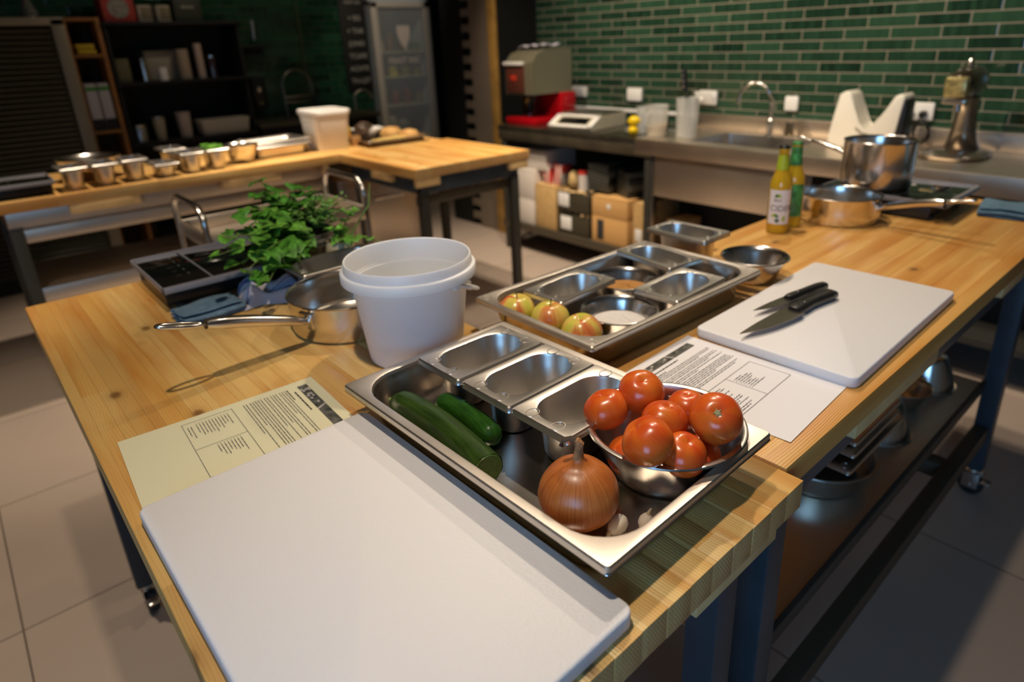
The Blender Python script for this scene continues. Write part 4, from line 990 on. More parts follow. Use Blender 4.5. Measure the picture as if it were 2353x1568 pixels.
# hob and pans on the far table
t = hob('dark portable hob at the left end of the far table', -3.02, -2.752, -.448, -.222, 'x')
def farpan(label, x, y, H, L=.176, W=.108, rot=0, gname='small pans in a row on the far table'):
    return gn_pan('small_gastronorm_pan', label, L, W, H, .036, x, y, .9003, rot, gname, fl=.012)
farpan('small deep pan at the left end of the far row, next to the hob', -2.850, -.148, .098, rot=2)
farpan('second small deep pan from the left in the far row', -2.855, -.028, .098, rot=1)
farpan('third small deep pan from the left in the far row', -2.865, .092, .100, rot=-1)
farpan('shallow small pan, fourth in the far row', -2.850, .212, .065, rot=2)
farpan('small deep pan in the far row, just left of the one with green herbs', -2.86, .335, .098, rot=-2)
p = farpan('small deep pan with green herbs in it, nearest the round bowl in the far row', -2.875, .452, .098, rot=1)
bl = bmesh.new(); rnd = random.Random(4)
for k in range(90):
    a = rnd.uniform(0, 2*PI); leaf(bl, Vector((rnd.uniform(-.06,.06), rnd.uniform(-.03,.03), .088+rnd.uniform(0,.02))), Vector((math.cos(a), math.sin(a), .5)), Vector((0,0,1)), .026, .008)
o = finish(bl, 'chopped_herbs', L2, smooth=180); o.location = (-2.875,.452,.9); tag(o, 'green herbs heaped in the far small pan beside the round bowl', 'herbs'); o['kind'] = 'stuff'
bowl('mixing_bowl', 'wide shiny bowl behind the first small pans at the left of the far table', -3.08, -.04, .9003, .135, .10, .07)
bowl('mixing_bowl', 'steel bowl on the far table between herb pan and flat pans', -2.93, .605, .9003, .092, .092, .050)
o = farpan('small pan set behind the row on the far table', -3.02, .30, .105, rot=0, gname='small pans at the back of the far row')
gn_pan('gastronorm_pan', 'flat steel pan on the far table beside the white tub, lower of two', .265, .325, .062, .04, -3.05, .82, .9003, 2, 'flat pans beside the tub', fl=.012)
gn_pan('gastronorm_pan', 'flat steel pan on the far table beside the white tub, upper of two', .265, .325, .020, .04, -3.055, .825, .963, 3, 'flat pans beside the tub', fl=.012)
# white tub with lid
t = thing('plastic_tub', 'white rectangular plastic tub with a loose lid on the far table', 'tub', (-3.00, 1.115, .9003), math.radians(-4))
finish(loft(bmesh.new(), [(.105,.085,.03,0),(.108,.088,.03,.004),(.125,.105,.035,.19),(.130,.110,.035,.192),(.130,.110,.035,.205)], cap_start=True, cap_end=True), 'tub_body', WHITEP, t, smooth=50)
finish(loft(bmesh.new(), [(.133,.113,.036,.198),(.134,.114,.036,.214),(.128,.108,.034,.220),(.120,.100,.03,.216)], cap_end=True, cap_start=True), 'tub_lid', WHITEP, t, smooth=50)
# things around the bread tray
gn_pan('serving_tray', 'steel tray of bread rolls and cut pieces on the far table', .47, .40, .035, .04, -2.99, 1.465, .9003, -3, None, STEELT, notch=False, cat='tray')
gn_pan('serving_tray', 'second steel tray directly under the bread tray', .49, .40, .012, .04, -2.985, 1.46, .8995, -3, None, STEELT, notch=False, cat='tray') if False else None
BREAD = fruit_mat('bread_crust', [(.3,(.42,.20,.05)),(.5,(.62,.36,.12)),(.8,(.72,.48,.2))], 2., .3, .7, 8, coat=0.)
def roll(label, x, y, r, h, z=.906):
    prof = [(.0003,0),(r*.9,.002),(r,h*.3),(r*.93,h*.65),(r*.7,h*.9),(r*.35,h),(.0003,h*1.02)]
    o = finish(lathe(bmesh.new(), prof, 28, wob=lambda a, z: 1+.04*math.sin(3*a+x*30)), 'bread_roll', BREAD, smooth=180); o.location = (x, y, z)
    return tag(o, label, 'bread', 'bread rolls on the far tray')
roll('bread roll at the back right of the far tray, left of the end one', -3.055, 1.565, .068, .062); roll('bread roll at the right end of the far tray', -2.90, 1.60, .060, .055)
YEL = mat('cut_potato', (.72,.50,.16), .5, var=(50,.2)); PALE = mat('dough', (.68,.52,.30), .7, var=(40,.15))
rnd = random.Random(11)
o0 = finish(bx(bmesh.new(), -.021,.021,-.016,.016,0,.026,.006), 'cut_piece', YEL); o0.location = (-2.86,1.34,.905); tag(o0, 'yellow cut pieces scattered along the front of the far bread tray', 'food', 'cut pieces on the far tray')
for k in range(10):
    d = o0.copy(); COL.objects.link(d); d.location = (-2.845-.035*(k % 2)-.004*k, 1.37+.022*k, .905); d.rotation_euler = (0,0,rnd.uniform(0,3))
o = finish(lathe(bmesh.new(), bowl_profile(.10,.03,.06), 40), 'plate', WHITEP, smooth=40); o.location = (-3.16,1.46,.935); tag(o, 'pale flat dish behind the bread pieces on the far table', 'plate')
# small bag and jar beside the tub
t = thing('food_bag', 'yellow snack bag with an orange mark between tub and bread tray', 'bag', (-3.16, 1.305, .9003))
def fnb(u, v):
    a = 2*PI*u; e = v; r = .048*(math.sin(PI*min(.999, max(.02, e*.92+.04)))**.4)*(1+.06*math.sin(5*a+e*4)); return (r*math.cos(a), r*.7*math.sin(a), .11*e)
finish(grid_sheet(28, 14, fnb), 'bag_body', mat('yellow_bag', (.70,.46,.06), .45, var=(25,.3)), t, smooth=180)
finish(bx(bmesh.new(), .030,.046,-.018,.018,.028,.05,.003), 'orange_mark', mat('orange_print', (.75,.16,.02), .5), t)
o = finish(lathe(bmesh.new(), [(.0005,0),(.03,0),(.032,.05),(.031,.055),(.0005,.055)], 30), 'glass_jar', mat('jar_contents', (.45,.24,.08), .25, coat=.5), smooth=50); o.location = (-2.955,1.268,.9003); tag(o, 'small amber jar in front of the yellow bag on the far table', 'jar')
t = thing('food_bag', 'dark crumpled packet with a shiny foil edge beside the bread tray', 'bag', (-3.12, 1.415, .936))
def fnc(u, v): a = 2*PI*u; r = .055*(math.sin(PI*min(.99,max(.03,v)))**.5)*(1+.15*math.sin(3*a+v*6)); return (r*math.cos(a), r*math.sin(a), .075*v)
finish(grid_sheet(26, 12, fnc), 'packet_body', mat('brown_packet', (.10,.06,.04), .4, var=(30,.4)), t, smooth=180)
finish(tube(bmesh.new(), [(.03,-.05,.05),(.045,-.01,.062),(.04,.03,.055)], .009, 8), 'foil_edge', CHROME, t)

# ------------------------------------------------------------------ counter along the tiled wall
YF, YB = 2.40, 3.045
t = thing('wall_counter', 'dark stone worktop over an open steel shelf, left half of the tiled wall', 'counter', (0,0,0))
box('worktop', mat('dark_stone', (.030,.026,.018), .12, coat=.6, var=(30,.3)), -3.02, -1.79, YF, YB, .862, .9, .003, t)
box('front_fascia', mat('brown_steel', (.13,.11,.075), .4, metal=.7, var=(6,.3)), -3.02, -1.67, YF, YF+.02, .80, .862, .002, t)
for x in (-2.98,-1.70):
    for y in (YF+.03, YB-.05): box('leg', DARKPAINT, x-.022, x+.022, y-.022, y+.022, 0, .80, .002, t)
box('bottom_shelf', mat('shelf_steel_dark', (.12,.10,.07), .4, metal=.6), -3.02, -1.68, YF+.005, YB, .165, .215, .002, t)
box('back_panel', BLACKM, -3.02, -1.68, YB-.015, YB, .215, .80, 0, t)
t = thing('sink_unit', 'stainless steel sink unit with deep front panel along the tiled wall', 'sink', (0,0,0))
bm = bmesh.new(); sx0, sx1, sy0, sy1 = -1.50, -.93, 2.50, 2.90
for q in ((-1.79,sx0,YF,YB),(sx1,.9,YF,YB),(sx0,sx1,YF,sy0),(sx0,sx1,sy1,YB)): bx(bm, q[0], q[1], q[2], q[3], .870, .9)
finish(bm, 'steel_worktop', STEELB, t)
bm = bmesh.new(); bx(bm, -1.79, .9, YF-.004, YF+.012, .815, .901, .005); finish(bm, 'front_edge', STEELB, t)
bm = bmesh.new(); loft(bm, [((sx1-sx0)/2+.004,(sy1-sy0)/2+.004,.05,.9006),((sx1-sx0)/2-.006,(sy1-sy0)/2-.006,.05,.895),((sx1-sx0)/2-.012,(sy1-sy0)/2-.012,.05,.68),((sx1-sx0)/2-.03,(sy1-sy0)/2-.03,.04,.66)], off=((sx0+sx1)/2,(sy0+sy1)/2)); finish(bm, 'basin', STEEL, t, smooth=40)
box('front_panel', STEELB, -1.655, -.80, YF+.012, YF+.03, .585, .815, .003, t)
bm = bmesh.new(); bx(bm, -1.79, .9, YB-.04, YB-.012, .9, .978, .003); bx(bm, -1.79, .9, YB-.045, YB+.003, .972, .982, .002); finish(bm, 'splashback', STEELB, t)
for x in (-1.69,-.77,.55): box('leg', STEELD, x-.022, x+.022, YF+.02, YF+.064, 0, .82, .002, t)
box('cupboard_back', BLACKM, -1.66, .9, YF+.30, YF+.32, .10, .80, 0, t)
box('lower_shelf', DARKPAINT, -1.66, .9, YF+.06, YB, .17, .20, 0, t)
# strip of white trim sitting on the counter edge against the tiles (left half)
for x0, x1, l in ((-3.10,-2.90,'short'),(-2.88,-2.44,'long'),(-2.42,-2.02,'middle')):
    pass
bm = bmesh.new(); bx(bm, -3.28, -1.79, YB-.012, YB+.004, .955, .978, .002); struct(finish(bm, 'trim_5', WHITEP))
# tap
t = thing('kitchen_tap', 'tall curved swan neck tap over the stainless sink', 'tap', (-1.215, 2.86, .9))
bm = bmesh.new(); pts = [(0,0,.0),(0,0,.16),(.0,-.005,.20)] + [(-.085+.085*math.cos(a), -.02-.035*(a/PI), .20+.085*math.sin(a)) for a in [PI*k/14 for k in range(1, 14)]] + [(-.172,-.058,.185),(-.180,-.060,.165)]
tube(bm, pts, [.011]*3+[.0085]*(len(pts)-3), 14); finish(bm, 'spout', CHROME, t, smooth=60)
finish(lathe(bmesh.new(), [(.0005,0),(.026,0),(.026,.006),(.016,.012),(.016,.05),(.021,.055),(.021,.085),(.014,.092),(.011,.10)], 28), 'tap_base', CHROME, t, smooth=40)
bm = bmesh.new(); tube(bm, [(.0,-.015,.07),(.03,-.04,.074),(.045,-.05,.08)], [.008,.007,.006], 10); finish(bm, 'lever', CHROME, t)
o = box('soap_dispenser', mat('brushed_bronze', (.30,.26,.18), .3, metal=1.), -1.165, -1.125, 2.93, 2.965, .9, .975, .006); tag(o, 'short square steel holder right of the tap', 'dispenser')
# white socket covers on the tiles
SOC = WHITEP
def socket(label, x, z, w, h, flap=True, plugs=0):
    t = thing('wall_socket', label, 'socket', (x, 3.049, z), 0, 'white sockets on the green tiles')
    box('cover_plate', SOC, -w/2, w/2, -.022, 0, -h/2, h/2, .008, t)
    if flap:
        bm = bmesh.new(); bx(bm, -w/2, w/2, -.006, 0, 0, h*.95, .003, M=Matrix.Translation((-.012,-.022,-h*.42)) @ Matrix.Rotation(.35,4,'X')); finish(bm, 'spring_lid', SOC, t)
    for k in range(plugs):
        bm = bmesh.new(); lathe(bm, [(.017,0),(.016,.03),(.006,.038)], 16, cap1=True, M=Matrix.Translation((-.03+.055*k,-.022,-.01)) @ Matrix.Rotation(PI/2,4,'X')); finish(bm, 'plug', SOC if k == 0 else BLACKPL, t)
socket('narrow white socket cover beside the coffee machine', -3.12, 1.07, .05, .075, False)
socket('white double socket with lifted lid above the kitchen scale', -2.835, 1.08, .145, .075, True)
socket('white double socket above the plastic jugs', -2.315, 1.075, .125, .085, False)
socket('white double socket with a plug, just left of the tap', -1.735, 1.075, .125, .085, True, 1)
socket('single square white socket right of the tap', -1.193, 1.064, .078, .080, False)
socket('white double socket with black plugs between the two mixers', -.535, 1.055, .130, .085, False, 2)
bm = bmesh.new(); pts = []
for k in range(60):
    f = k/59; a = f*6*PI; pts.append((-.50+.035*math.cos(a)+.02*f, 2.97-.02*f, .98-.05*f*0+.05*math.sin(a)-.02*f))
tube(bm, [(-.53,3.02,1.04),(-.52,3.0,1.03)]+pts, .0035, 8); o = finish(bm, 'power_cable', BLACKPL, smooth=60); tag(o, 'coiled black power cable hanging below the socket between the mixers', 'cable')

# coffee grinder / juicer: red base, steel housing
t = thing('coffee_machine', 'red and steel drinks machine at the left end of the counter', 'machine', (0,0,0))
RED = mat('red_enamel', (.42,.003,.008), .25, coat=.5)
box('base', RED, -3.01, -2.70, 2.47, 2.86, .9005, .944, .006, t)
bm = bmesh.new(); bx(bm, -3.0, -2.70, 2.72, 2.86, .94, 1.10, .01); finish(bm, 'back_column', RED, t)
bm = bmesh.new(); vs = [(2.47,1.10),(2.84,1.10),(2.84,1.385),(2.60,1.385),(2.52,1.36),(2.47,1.305)]
a = [bm.verts.new((-2.99,y,z)) for y, z in vs]; b = [bm.verts.new((-2.72,y,z)) for y, z in vs]
bm.faces.new(a); bm.faces.new(list(reversed(b)))
for k in range(6): bm.faces.new((a[k], b[k], b[(k+1)%6], a[(k+1)%6]))
hs = finish(bm, 'housing', mat('taupe_metal', (.26,.24,.16), .35, metal=.5), t)
box('front_panel', mat('dark_red_panel', (.10,.03,.02), .3), -2.975, -2.80, 2.460, 2.472, 1.11, 1.285, .002, hs)
box('display_mark', mat('red_print', (.5,.04,.02), .4), -2.93, -2.87, 2.456, 2.461, 1.19, 1.225, .001, hs)
box('white_strip', WHITEP, -2.99, -2.80, 2.445, 2.474, 1.29, 1.312, .004, t)
bm = bmesh.new(); lathe(bm, [(.055,.948),(.06,1.07),(.05,1.085)], 28, cap0=True, cap1=True, c=(-2.90,2.60,0)); finish(bm, 'jug', BLACKG, t)
o = finish(grid_sheet(14, 6, lambda u, v: (-2.98+.26*u, 2.58+.16*v, 1.39+.014*abs(math.sin(u*9))+.012*u+.006*math.sin(v*8))), 'cleaning_cloth', mat('pale_cloth', (.42,.40,.45), .9), smooth=180); solid(o, .004, 1); tag(o, 'pale cloth lying on top of the red drinks machine', 'cloth')
# scale
t = thing('kitchen_scale', 'beige kitchen scale with black display on the dark worktop', 'scale', (-2.37, 2.62, .9)); t.rotation_euler = (0,0,.12)
bm = bmesh.new(); SC = mat('beige_plastic', (.58,.52,.38), .4)
P = [(-.18,-.19,.006),(.18,-.19,.006),(.18,.17,.006),(-.18,.17,.006)]; Q2 = [(-.17,-.185,.035),(.17,-.185,.035),(.17,.17,.115),(-.17,.17,.115)]
P = [(-.17,-.185,.004),(.17,-.185,.004),(.17,.20,.004),(-.17,.20,.004)]; Q2 = [(-.17,-.195,.022),(.17,-.195,.022),(.17,-.075,.085),(-.17,-.075,.085)]; R2 = [(.17,.20,.085),(-.17,.20,.085)]
v = [bm.verts.new(p) for p in P+Q2+R2]
for f in ((3,2,1,0),(0,1,5,4),(4,5,6,7),(7,6,8,9),(9,8,2,3),(1,2,8,6,5),(0,4,7,9,3)): bm.faces.new([v[i] for i in f])
finish(bm, 'scale_body', SC, t, smooth=None)
M = Matrix.Translation((0,-.136,.0545)) @ Matrix.Rotation(.484,4,'X')
bm = bmesh.new(); bx(bm, -.115, .115, -.034, .034, -.001, .0025, .001, M=M); finish(bm, 'display', BLACKG, t)
bm = bmesh.new()
for q in ((-.172,.172,.045,.066),(-.172,.172,-.066,-.045),(-.172,-.135,-.066,.066),(.135,.172,-.066,.066)): bx(bm, q[0], q[1], q[2], q[3], -.002, .004, .002, M=M)
finish(bm, 'bezel', WHITEP, t)
box('weighing_plate', STEELD, -.165, .165, -.06, .195, .090, .096, .003, t)
# jugs, lemons
JUG = mat('frosted_plastic', (.72,.72,.68), .35, alpha=.42); 
def jug(label, x, y, r, h, liquid=None, lz=0):
    t = thing('plastic_jug', label, 'jug', (x, y, .9005), 0, 'plastic jugs beside the sink')
    finish(lathe(bmesh.new(), [(.0005,0),(r*.86,0),(r*.9,.004),(r,h-.006),(r*1.04,h),(r*1.0,h),(r*.96,h-.01),(r*.86,.006),(.0005,.005)], 36), 'jug_body', JUG, t, smooth=40)
    if liquid: finish(lathe(bmesh.new(), [(.0005,.007),(r*.84,.007),(r*.84+r*.1*lz/h,lz),(.0005,lz)], 30), 'juice', liquid, t, smooth=40)
    bm = bmesh.new(); tube(bm, [(0,-r*.98,h*.8),(.0,-r*1.5,h*.75),(0,-r*1.5,h*.4),(0,-r*.93,h*.32)], .006, 8) if liquid else tube(bm, [(0,r*.98,h*.8),(.0,r*1.4,h*.75),(0,r*1.4,h*.4),(0,r*.93,h*.32)], .006, 8); finish(bm, 'jug_handle', JUG, t)
    return t
JUICE = mat('yellow_juice', (.80,.48,.01), .2)
jug('clear plastic jug partly filled with yellow juice, beside the lemons', -1.735, 2.53, .062, .175, JUICE, .062)
jug('tall clear plastic jug with a metal tool standing in it', -1.580, 2.60, .064, .215)
jug('small clear plastic beaker behind the lemons', -1.90, 2.62, .045, .150)
t = thing('whisk', 'dark handled metal whisk standing upright in the tall jug', 'utensil', (-1.595, 2.60, .925)); 
finish(tube(bmesh.new(), [(0,0,.0),(.0,0,.20),(-.01,0,.26)], .006, 10), 'shaft', CHROME, t)
bm = bmesh.new(); tube(bm, [(-.005,0,.22),(-.015,0,.30),(-.02,0,.345)], [.013,.016,.012], 14); finish(bm, 'handle', BLACKPL, t)
for k in range(4):
    finish(lathe(bmesh.new(), [(.0001,-.009),(.008,-.004),(.0085,.004),(.0001,.009)], 12, c=(-.012-.003*k,-.014,.25+.028*k)), 'steel_ring', CHROME, t)
LEM = mat('lemon_yellow', (.82,.55,.0), .4, bump=(300,.4))
def lemon(label, x, y, z):
    prof = [(.0002,-.031),(.004,-.029),(.014,-.021),(.0215,-.008),(.0225,.002),(.018,.016),(.008,.026),(.004,.030),(.0002,.032)]
    o = finish(lathe(bmesh.new(), prof, 28), 'lemon', LEM, smooth=180); o.location = (x, y, z); return tag(o, label, 'lemon', 'lemons by the jugs')
a = lemon('upper lemon of two beside the juice jug', -1.855, 2.470, .985); a.rotation_euler = (0,1.4,.2); a.scale = (1.35,)*3
a = lemon('lower lemon of two beside the juice jug', -1.858, 2.470, .931); a.rotation_euler = (1.5,.0,.6); a.scale = (1.35,)*3
# small dark box at the wall
o = box('storage_box', BLACKM, -2.06, -1.92, 2.72, 2.90, .9005, .965, .003); tag(o, 'small black box against the wall behind the scale', 'box')
# white food processor cradle (twin horned)
t = thing('food_mixer', 'white twin-horned mixer stand by the steel splashback', 'mixer', (-.665, 2.78, .9005))
bm = bmesh.new(); hp = [(-.16,0),(.13,0),(.145,.10),(.165,.245),(.150,.262),(.120,.25),(.075,.15),(.035,.10),(.005,.085),(-.03,.12),(-.055,.20),(-.075,.255),(-.10,.268),(-.13,.25),(-.150,.12),(-.165,.05)]
a = [bm.verts.new((x,-.065,z)) for x, z in hp]; b = [bm.verts.new((x,.065,z)) for x, z in hp]
bm.faces.new(a); bm.faces.new(list(reversed(b)))
for k in range(len(hp)): bm.faces.new((a[k], b[k], b[(k+1)%len(hp)], a[(k+1)%len(hp)]))
bmesh.ops.bevel(bm, geom=[e for e in bm.edges], offset=.008, segments=3, affect='EDGES', profile=.5)
finish(bm, 'mixer_body', CREAM, t, smooth=50)
bm = bmesh.new(); bx(bm, .135, .172, -.06, .06, .0, .235, .008); finish(bm, 'dark_side', BLACKPL, t)
bm = bmesh.new(); tube(bm, [(-.035,-.068,.10),(.0,-.070,.075),(.025,-.068,.072)], .004, 8); finish(bm, 'seam_line', mat('grey_line', (.25,.22,.16), .6), t)
# stand mixer in metallic finish seen from the front
t = thing('stand_mixer', 'metallic bronze stand mixer at the right of the steel worktop', 'mixer', (-.275, 2.76, .9005)); MX = mat('bronze_metal', (.30,.25,.19), .22, metal=.9, coat=.5)
t.rotation_euler = (0,0,.0)
finish(loft(bmesh.new(), [(.120,.15,.10,0),(.128,.158,.10,.006),(.128,.158,.10,.018),(.110,.14,.09,.026),(.0005,.0005,.0003,.03)], cap_start=True, cap_end=False, n=10), 'mixer_base', MX, t, smooth=60)
bm = bmesh.new(); cols = [(.075,.05,.02,.085),(.060,.045,.06,.06),(.048,.042,.11,.05),(.042,.042,.18,.05),(.045,.05,.225,.04),(.045,.06,.25,.03)]
rings = []
for hx, hy, z, yo in cols: rings.append([bm.verts.new((hx*math.cos(2*PI*k/28), yo+hy*math.sin(2*PI*k/28), z)) for k in range(28)])
for a_, b_ in zip(rings, rings[1:]):
    for k in range(28): bm.faces.new((a_[k], a_[(k+1)%28], b_[(k+1)%28], b_[k]))
finish(bm, 'column', MX, t, smooth=60)
bm = bmesh.new(); prof = []
for k in range(15):
    a = PI*k/14; prof.append((max(.0004, .066*math.sin(a)**.7), -.15*math.cos(a)))
lathe(bm, prof, 32, M=Matrix.Translation((0,-.01,.315)) @ Matrix.Rotation(PI/2,4,'X') @ Matrix.Diagonal((1,1.05,1,1))); finish(bm, 'motor_head', mat('dark_bronze_metal', (.16,.13,.09), .2, metal=.9, coat=.5), t, smooth=60)
bm = bmesh.new(); bx(bm, -.042, .042, -.175, -.12, .262, .345, .012); finish(bm, 'front_plate', mat('brass_plate', (.42,.34,.14), .3, metal=.6, var=(60,.5)), t)
bm = bmesh.new(); bx(bm, -.043, .043, -.17, -.12, .236, .256, .005); finish(bm, 'trim_band', CHROME, t)
bm = bmesh.new(); lathe(bm, [(.016,.375),(.018,.385),(.010,.392),(.013,.40),(.009,.41),(.0002,.412)], 20, c=(0,-.02,0)); finish(bm, 'top_knob', CHROME, t)
bm = bmesh.new(); tube(bm, [(0,-.09,.25),(0,-.09,.20)], .014, 14); finish(bm, 'drive_shaft', CHROME, t)

# ------------------------------------------------------------------ boxes on the shelf under the dark worktop
def carton(label, x0, x1, y0, y1, z0, z1, m, cat='box', sticker=None, tape=None, nm='cardboard_box', group=None):
    t = thing(nm, label, cat, ((x0+x1)/2, (y0+y1)/2, z0), 0, group); a, b, h = (x1-x0)/2, (y1-y0)/2, z1-z0
    box('carton_body', m, -a, a, -b, b, 0, h, .004, t)
    bm = bmesh.new()
    bx(bm, -a+.003, a-.003, -b-.001, -b+b-.003, h-.001, h+.004, .001); bx(bm, -a+.003, a-.003, .003, b+.001, h-.001, h+.004, .001); finish(bm, 'top_flap', m, t)
    if sticker: box('sticker', WHITEP, sticker[0]-a, sticker[1]-a, -b-.0015, -b+.001, sticker[2], sticker[3], .0005, t)
    if tape: box('dark_panel', tape[4] if len(tape) > 4 else INK, tape[0]-a, tape[1]-a, -b-.0018, -b+.001, tape[2], tape[3], .0004, t)
    return t
SZ = .2155; WB = mat('white_carton', (.62,.56,.50), .7); DK = mat('dark_crate', (.05,.042,.025), .5)
carton('white carton at the bottom left of the shelf under the dark worktop', -2.86, -2.70, 2.43, 2.75, SZ, .395, WB)
carton('white carton stacked second, on the bottom left white one', -2.87, -2.692, 2.43, 2.75, .401, .600, WB)
carton('white tapered carton topmost at the left under the dark worktop', -2.84, -2.60, 2.46, 2.75, .606, .735, WB)
carton('plain brown carton between the white cartons and dark crates', -2.685, -2.48, 2.43, 2.75, SZ, .515, CARD)
carton('dark crate with a white sticker, lower of the two in the middle', -2.465, -2.18, 2.43, 2.75, SZ, .345, DK, sticker=(.03,.13,.03,.12), cat='crate', nm='crate')
carton('dark crate with a white sticker, upper of the two in the middle', -2.465, -2.18, 2.43, 2.75, .372, .490, DK, sticker=(.01,.11,.03,.12), cat='crate', nm='crate')
for i, (zz, lb) in enumerate(((.3495,'light brown packing straw spilling over the lower dark crate'),(.4945,'light brown packing straw heaped on the upper dark crate'))):
    bm = bmesh.new(); rnd = random.Random(i)
    for k in range(46):
        cx = -2.455+.265*rnd.random(); r_ = rnd.uniform(.010,.018 if i == 0 else .022)
        lathe(bm, [(.0002,-r_*.55),(r_*.8,-r_*.3),(r_,0),(r_*.7,r_*.4),(.0002,r_*.55)], 8, c=(cx, 2.435+rnd.random()*.28, zz+.010))
    o = finish(bm, 'packing_straw', mat('straw', (.55,.38,.18), .8, var=(40,.3)), smooth=60); tag(o, lb, 'packing straw'); o['kind'] = 'stuff'
carton('brown carton with a dark stripe, lower at the right of the shelf', -2.150, -1.86, 2.43, 2.80, SZ, .385, mat('cardboard_warm', (.60,.34,.12), .8), tape=(.045,.10,.02,.15))
carton('brown carton with a round white sticker, upper at the right of the shelf', -2.150, -1.86, 2.43, 2.80, .392, .510, MATS['cardboard_warm'], sticker=(.125,.155,.05,.08))
carton('narrow brown carton behind the right leg on the shelf', -1.840, -1.735, 2.46, 2.80, SZ, .50, CARD, sticker=(.02,.07,.05,.13))
m = bpy.data.materials.new('patterned_fabric'); m.use_nodes = True; nt = m.node_tree; g = G(nt); b = nt.nodes['Principled BSDF']
tc = nd(nt, 'ShaderNodeTexCoord'); sp = nd(nt, 'ShaderNodeSeparateXYZ'); nt.links.new(tc.outputs['Object'], sp.inputs[0])
w1 = g.m('SINE', g.m('ADD', g.m('MULTIPLY', sp.outputs[0], 170.), g.m('MULTIPLY', sp.outputs[2], 110.))); w2 = g.m('SINE', g.m('SUBTRACT', g.m('MULTIPLY', sp.outputs[0], 120.), g.m('MULTIPLY', sp.outputs[2], 180.)))
nt.links.new(g.mix(g.m('GREATER_THAN', g.m('MULTIPLY', w1, w2), .2), (.012,.014,.012), (.13,.13,.10)), b.inputs['Base Color'])
carton('black and white patterned box standing on the middle crates', -2.225, -2.065, 2.47, 2.66, .530, .705, m, nm='patterned_box').rotation_euler = (0,0,.1)
carton('black and white patterned box on the right brown carton', -2.005, -1.865, 2.50, 2.68, .516, .672, m, nm='patterned_box').rotation_euler = (0,.06,-.35)
# red and white striped bags
for k, (x, z, lb) in enumerate(((-2.60,.520,'red and white striped bag on the plain brown carton, left one'),(-2.515,.520,'red and white striped bag on the plain brown carton, right one'))):
    t = thing('paper_bag', lb, 'bag', (x, 2.52, z+.0005), 0, 'striped bags on the shelf'); RW = MATS.get('rw')
    if not RW:
        RW = bpy.data.materials.new('red_white_stripes'); RW.use_nodes = True; nt = RW.node_tree; g = G(nt); b = nt.nodes['Principled BSDF']
        tc = nd(nt, 'ShaderNodeTexCoord'); sp = nd(nt, 'ShaderNodeSeparateXYZ'); nt.links.new(tc.outputs['Object'], sp.inputs[0])
        nt.links.new(g.mix(g.m('GREATER_THAN', g.m('SINE', g.m('MULTIPLY', sp.outputs[0], 190.)), 0.), (.60,.05,.04), (.62,.55,.48)), b.inputs['Base Color']); MATS['rw'] = RW
    bm = bmesh.new(); bx(bm, -.035, .035, -.05, .05, 0, .135, .006)
    for v_ in bm.verts: v_.co.x += v_.co.z*.18*(1 if k else -1)
    finish(bm, 'bag_body', RW, t)
    bm = bmesh.new(); tube(bm, arc((0,-.052,.12), .025, 0, PI, 10), .003, 6); finish(bm, 'bag_handle', mat('red_cord', (.5,.04,.03), .7), t)
t = thing('storage_jar', 'small jar with red lid beside the patterned box on the shelf', 'jar', (-2.285, 2.50, .5125))
finish(lathe(bmesh.new(), [(.0005,0),(.035,0),(.036,.11),(.0005,.11)], 24), 'jar_body', WB, t); finish(lathe(bmesh.new(), [(.037,.108),(.037,.128),(.0005,.13)], 24), 'lid', mat('red_lid', (.6,.04,.03), .4), t)
o = finish(lathe(bmesh.new(), [(.0005,0),(.034,.004),(.040,.05),(.030,.10),(.014,.115),(.0005,.116)], 24), 'food_bag', mat('tan_bag', (.48,.33,.14), .7, var=(40,.3)), smooth=180); o.location = (-2.375,2.50,.5145); tag(o, 'tan paper bag left of the red-lidded jar on the shelf', 'bag')
carton('grey white package high under the dark worktop behind the bags', -2.42, -2.27, 2.62, 2.80, .64, .76, mat('grey_white', (.36,.35,.38), .8)) if False else None
o = finish(tube(bmesh.new(), [(-1.36,2.75,.60),(-1.36,2.75,.45)]+arc((-1.31,2.75,.45), .05, PI, 2*PI, 10)+[(-1.26,2.75,.60)], .020, 14), 'drain_pipe', WHITEP, smooth=60); tag(o, 'white curved drain pipe beneath the stainless sink', 'pipe')
carton('brown carton under the sink beside the left leg', -1.62, -1.50, 2.50, 2.68, .2005, .43, MATS['cardboard_warm'])

# ------------------------------------------------------------------ left side of the room
t = thing('roller_cabinet', 'tall cabinet with a steel roller shutter at the far left', 'cabinet', (0,0,0))
bm = bmesh.new(); bx(bm, -4.98, -4.62, -1.2, .22, 0, 1.665, 0); finish(bm, 'cabinet_body', BLACKM, t)
bm = bmesh.new(); N = 46; pr = []
for k in range(N*4+1):
    z = .10+1.52*k/(N*4); pr.append((-4.61+.010*abs(math.sin(PI*k/4)), z))
g_ = [[bm.verts.new((x, y, z)) for (x, z) in pr] for y in (-1.15,.16)]
for k in range(len(pr)-1): bm.faces.new((g_[0][k], g_[1][k], g_[1][k+1], g_[0][k+1]))
finish(bm, 'roller_shutter', steel('shutter_steel', (.085,.085,.07), .24, .6), t, smooth=30)
bm = bmesh.new(); bx(bm, -4.63, -4.585, .165, .235, 0, 1.665, .003); bx(bm, -4.63, -4.585, -1.2, .235, 1.63, 1.675, .003); finish(bm, 'shutter_frame', mat('frame_grey', (.26,.23,.17), .45, metal=.3), t)
t = thing('glass_carafe', 'clear glass decanter standing on top of the roller cabinet', 'carafe', (-4.68, .085, 1.6755))
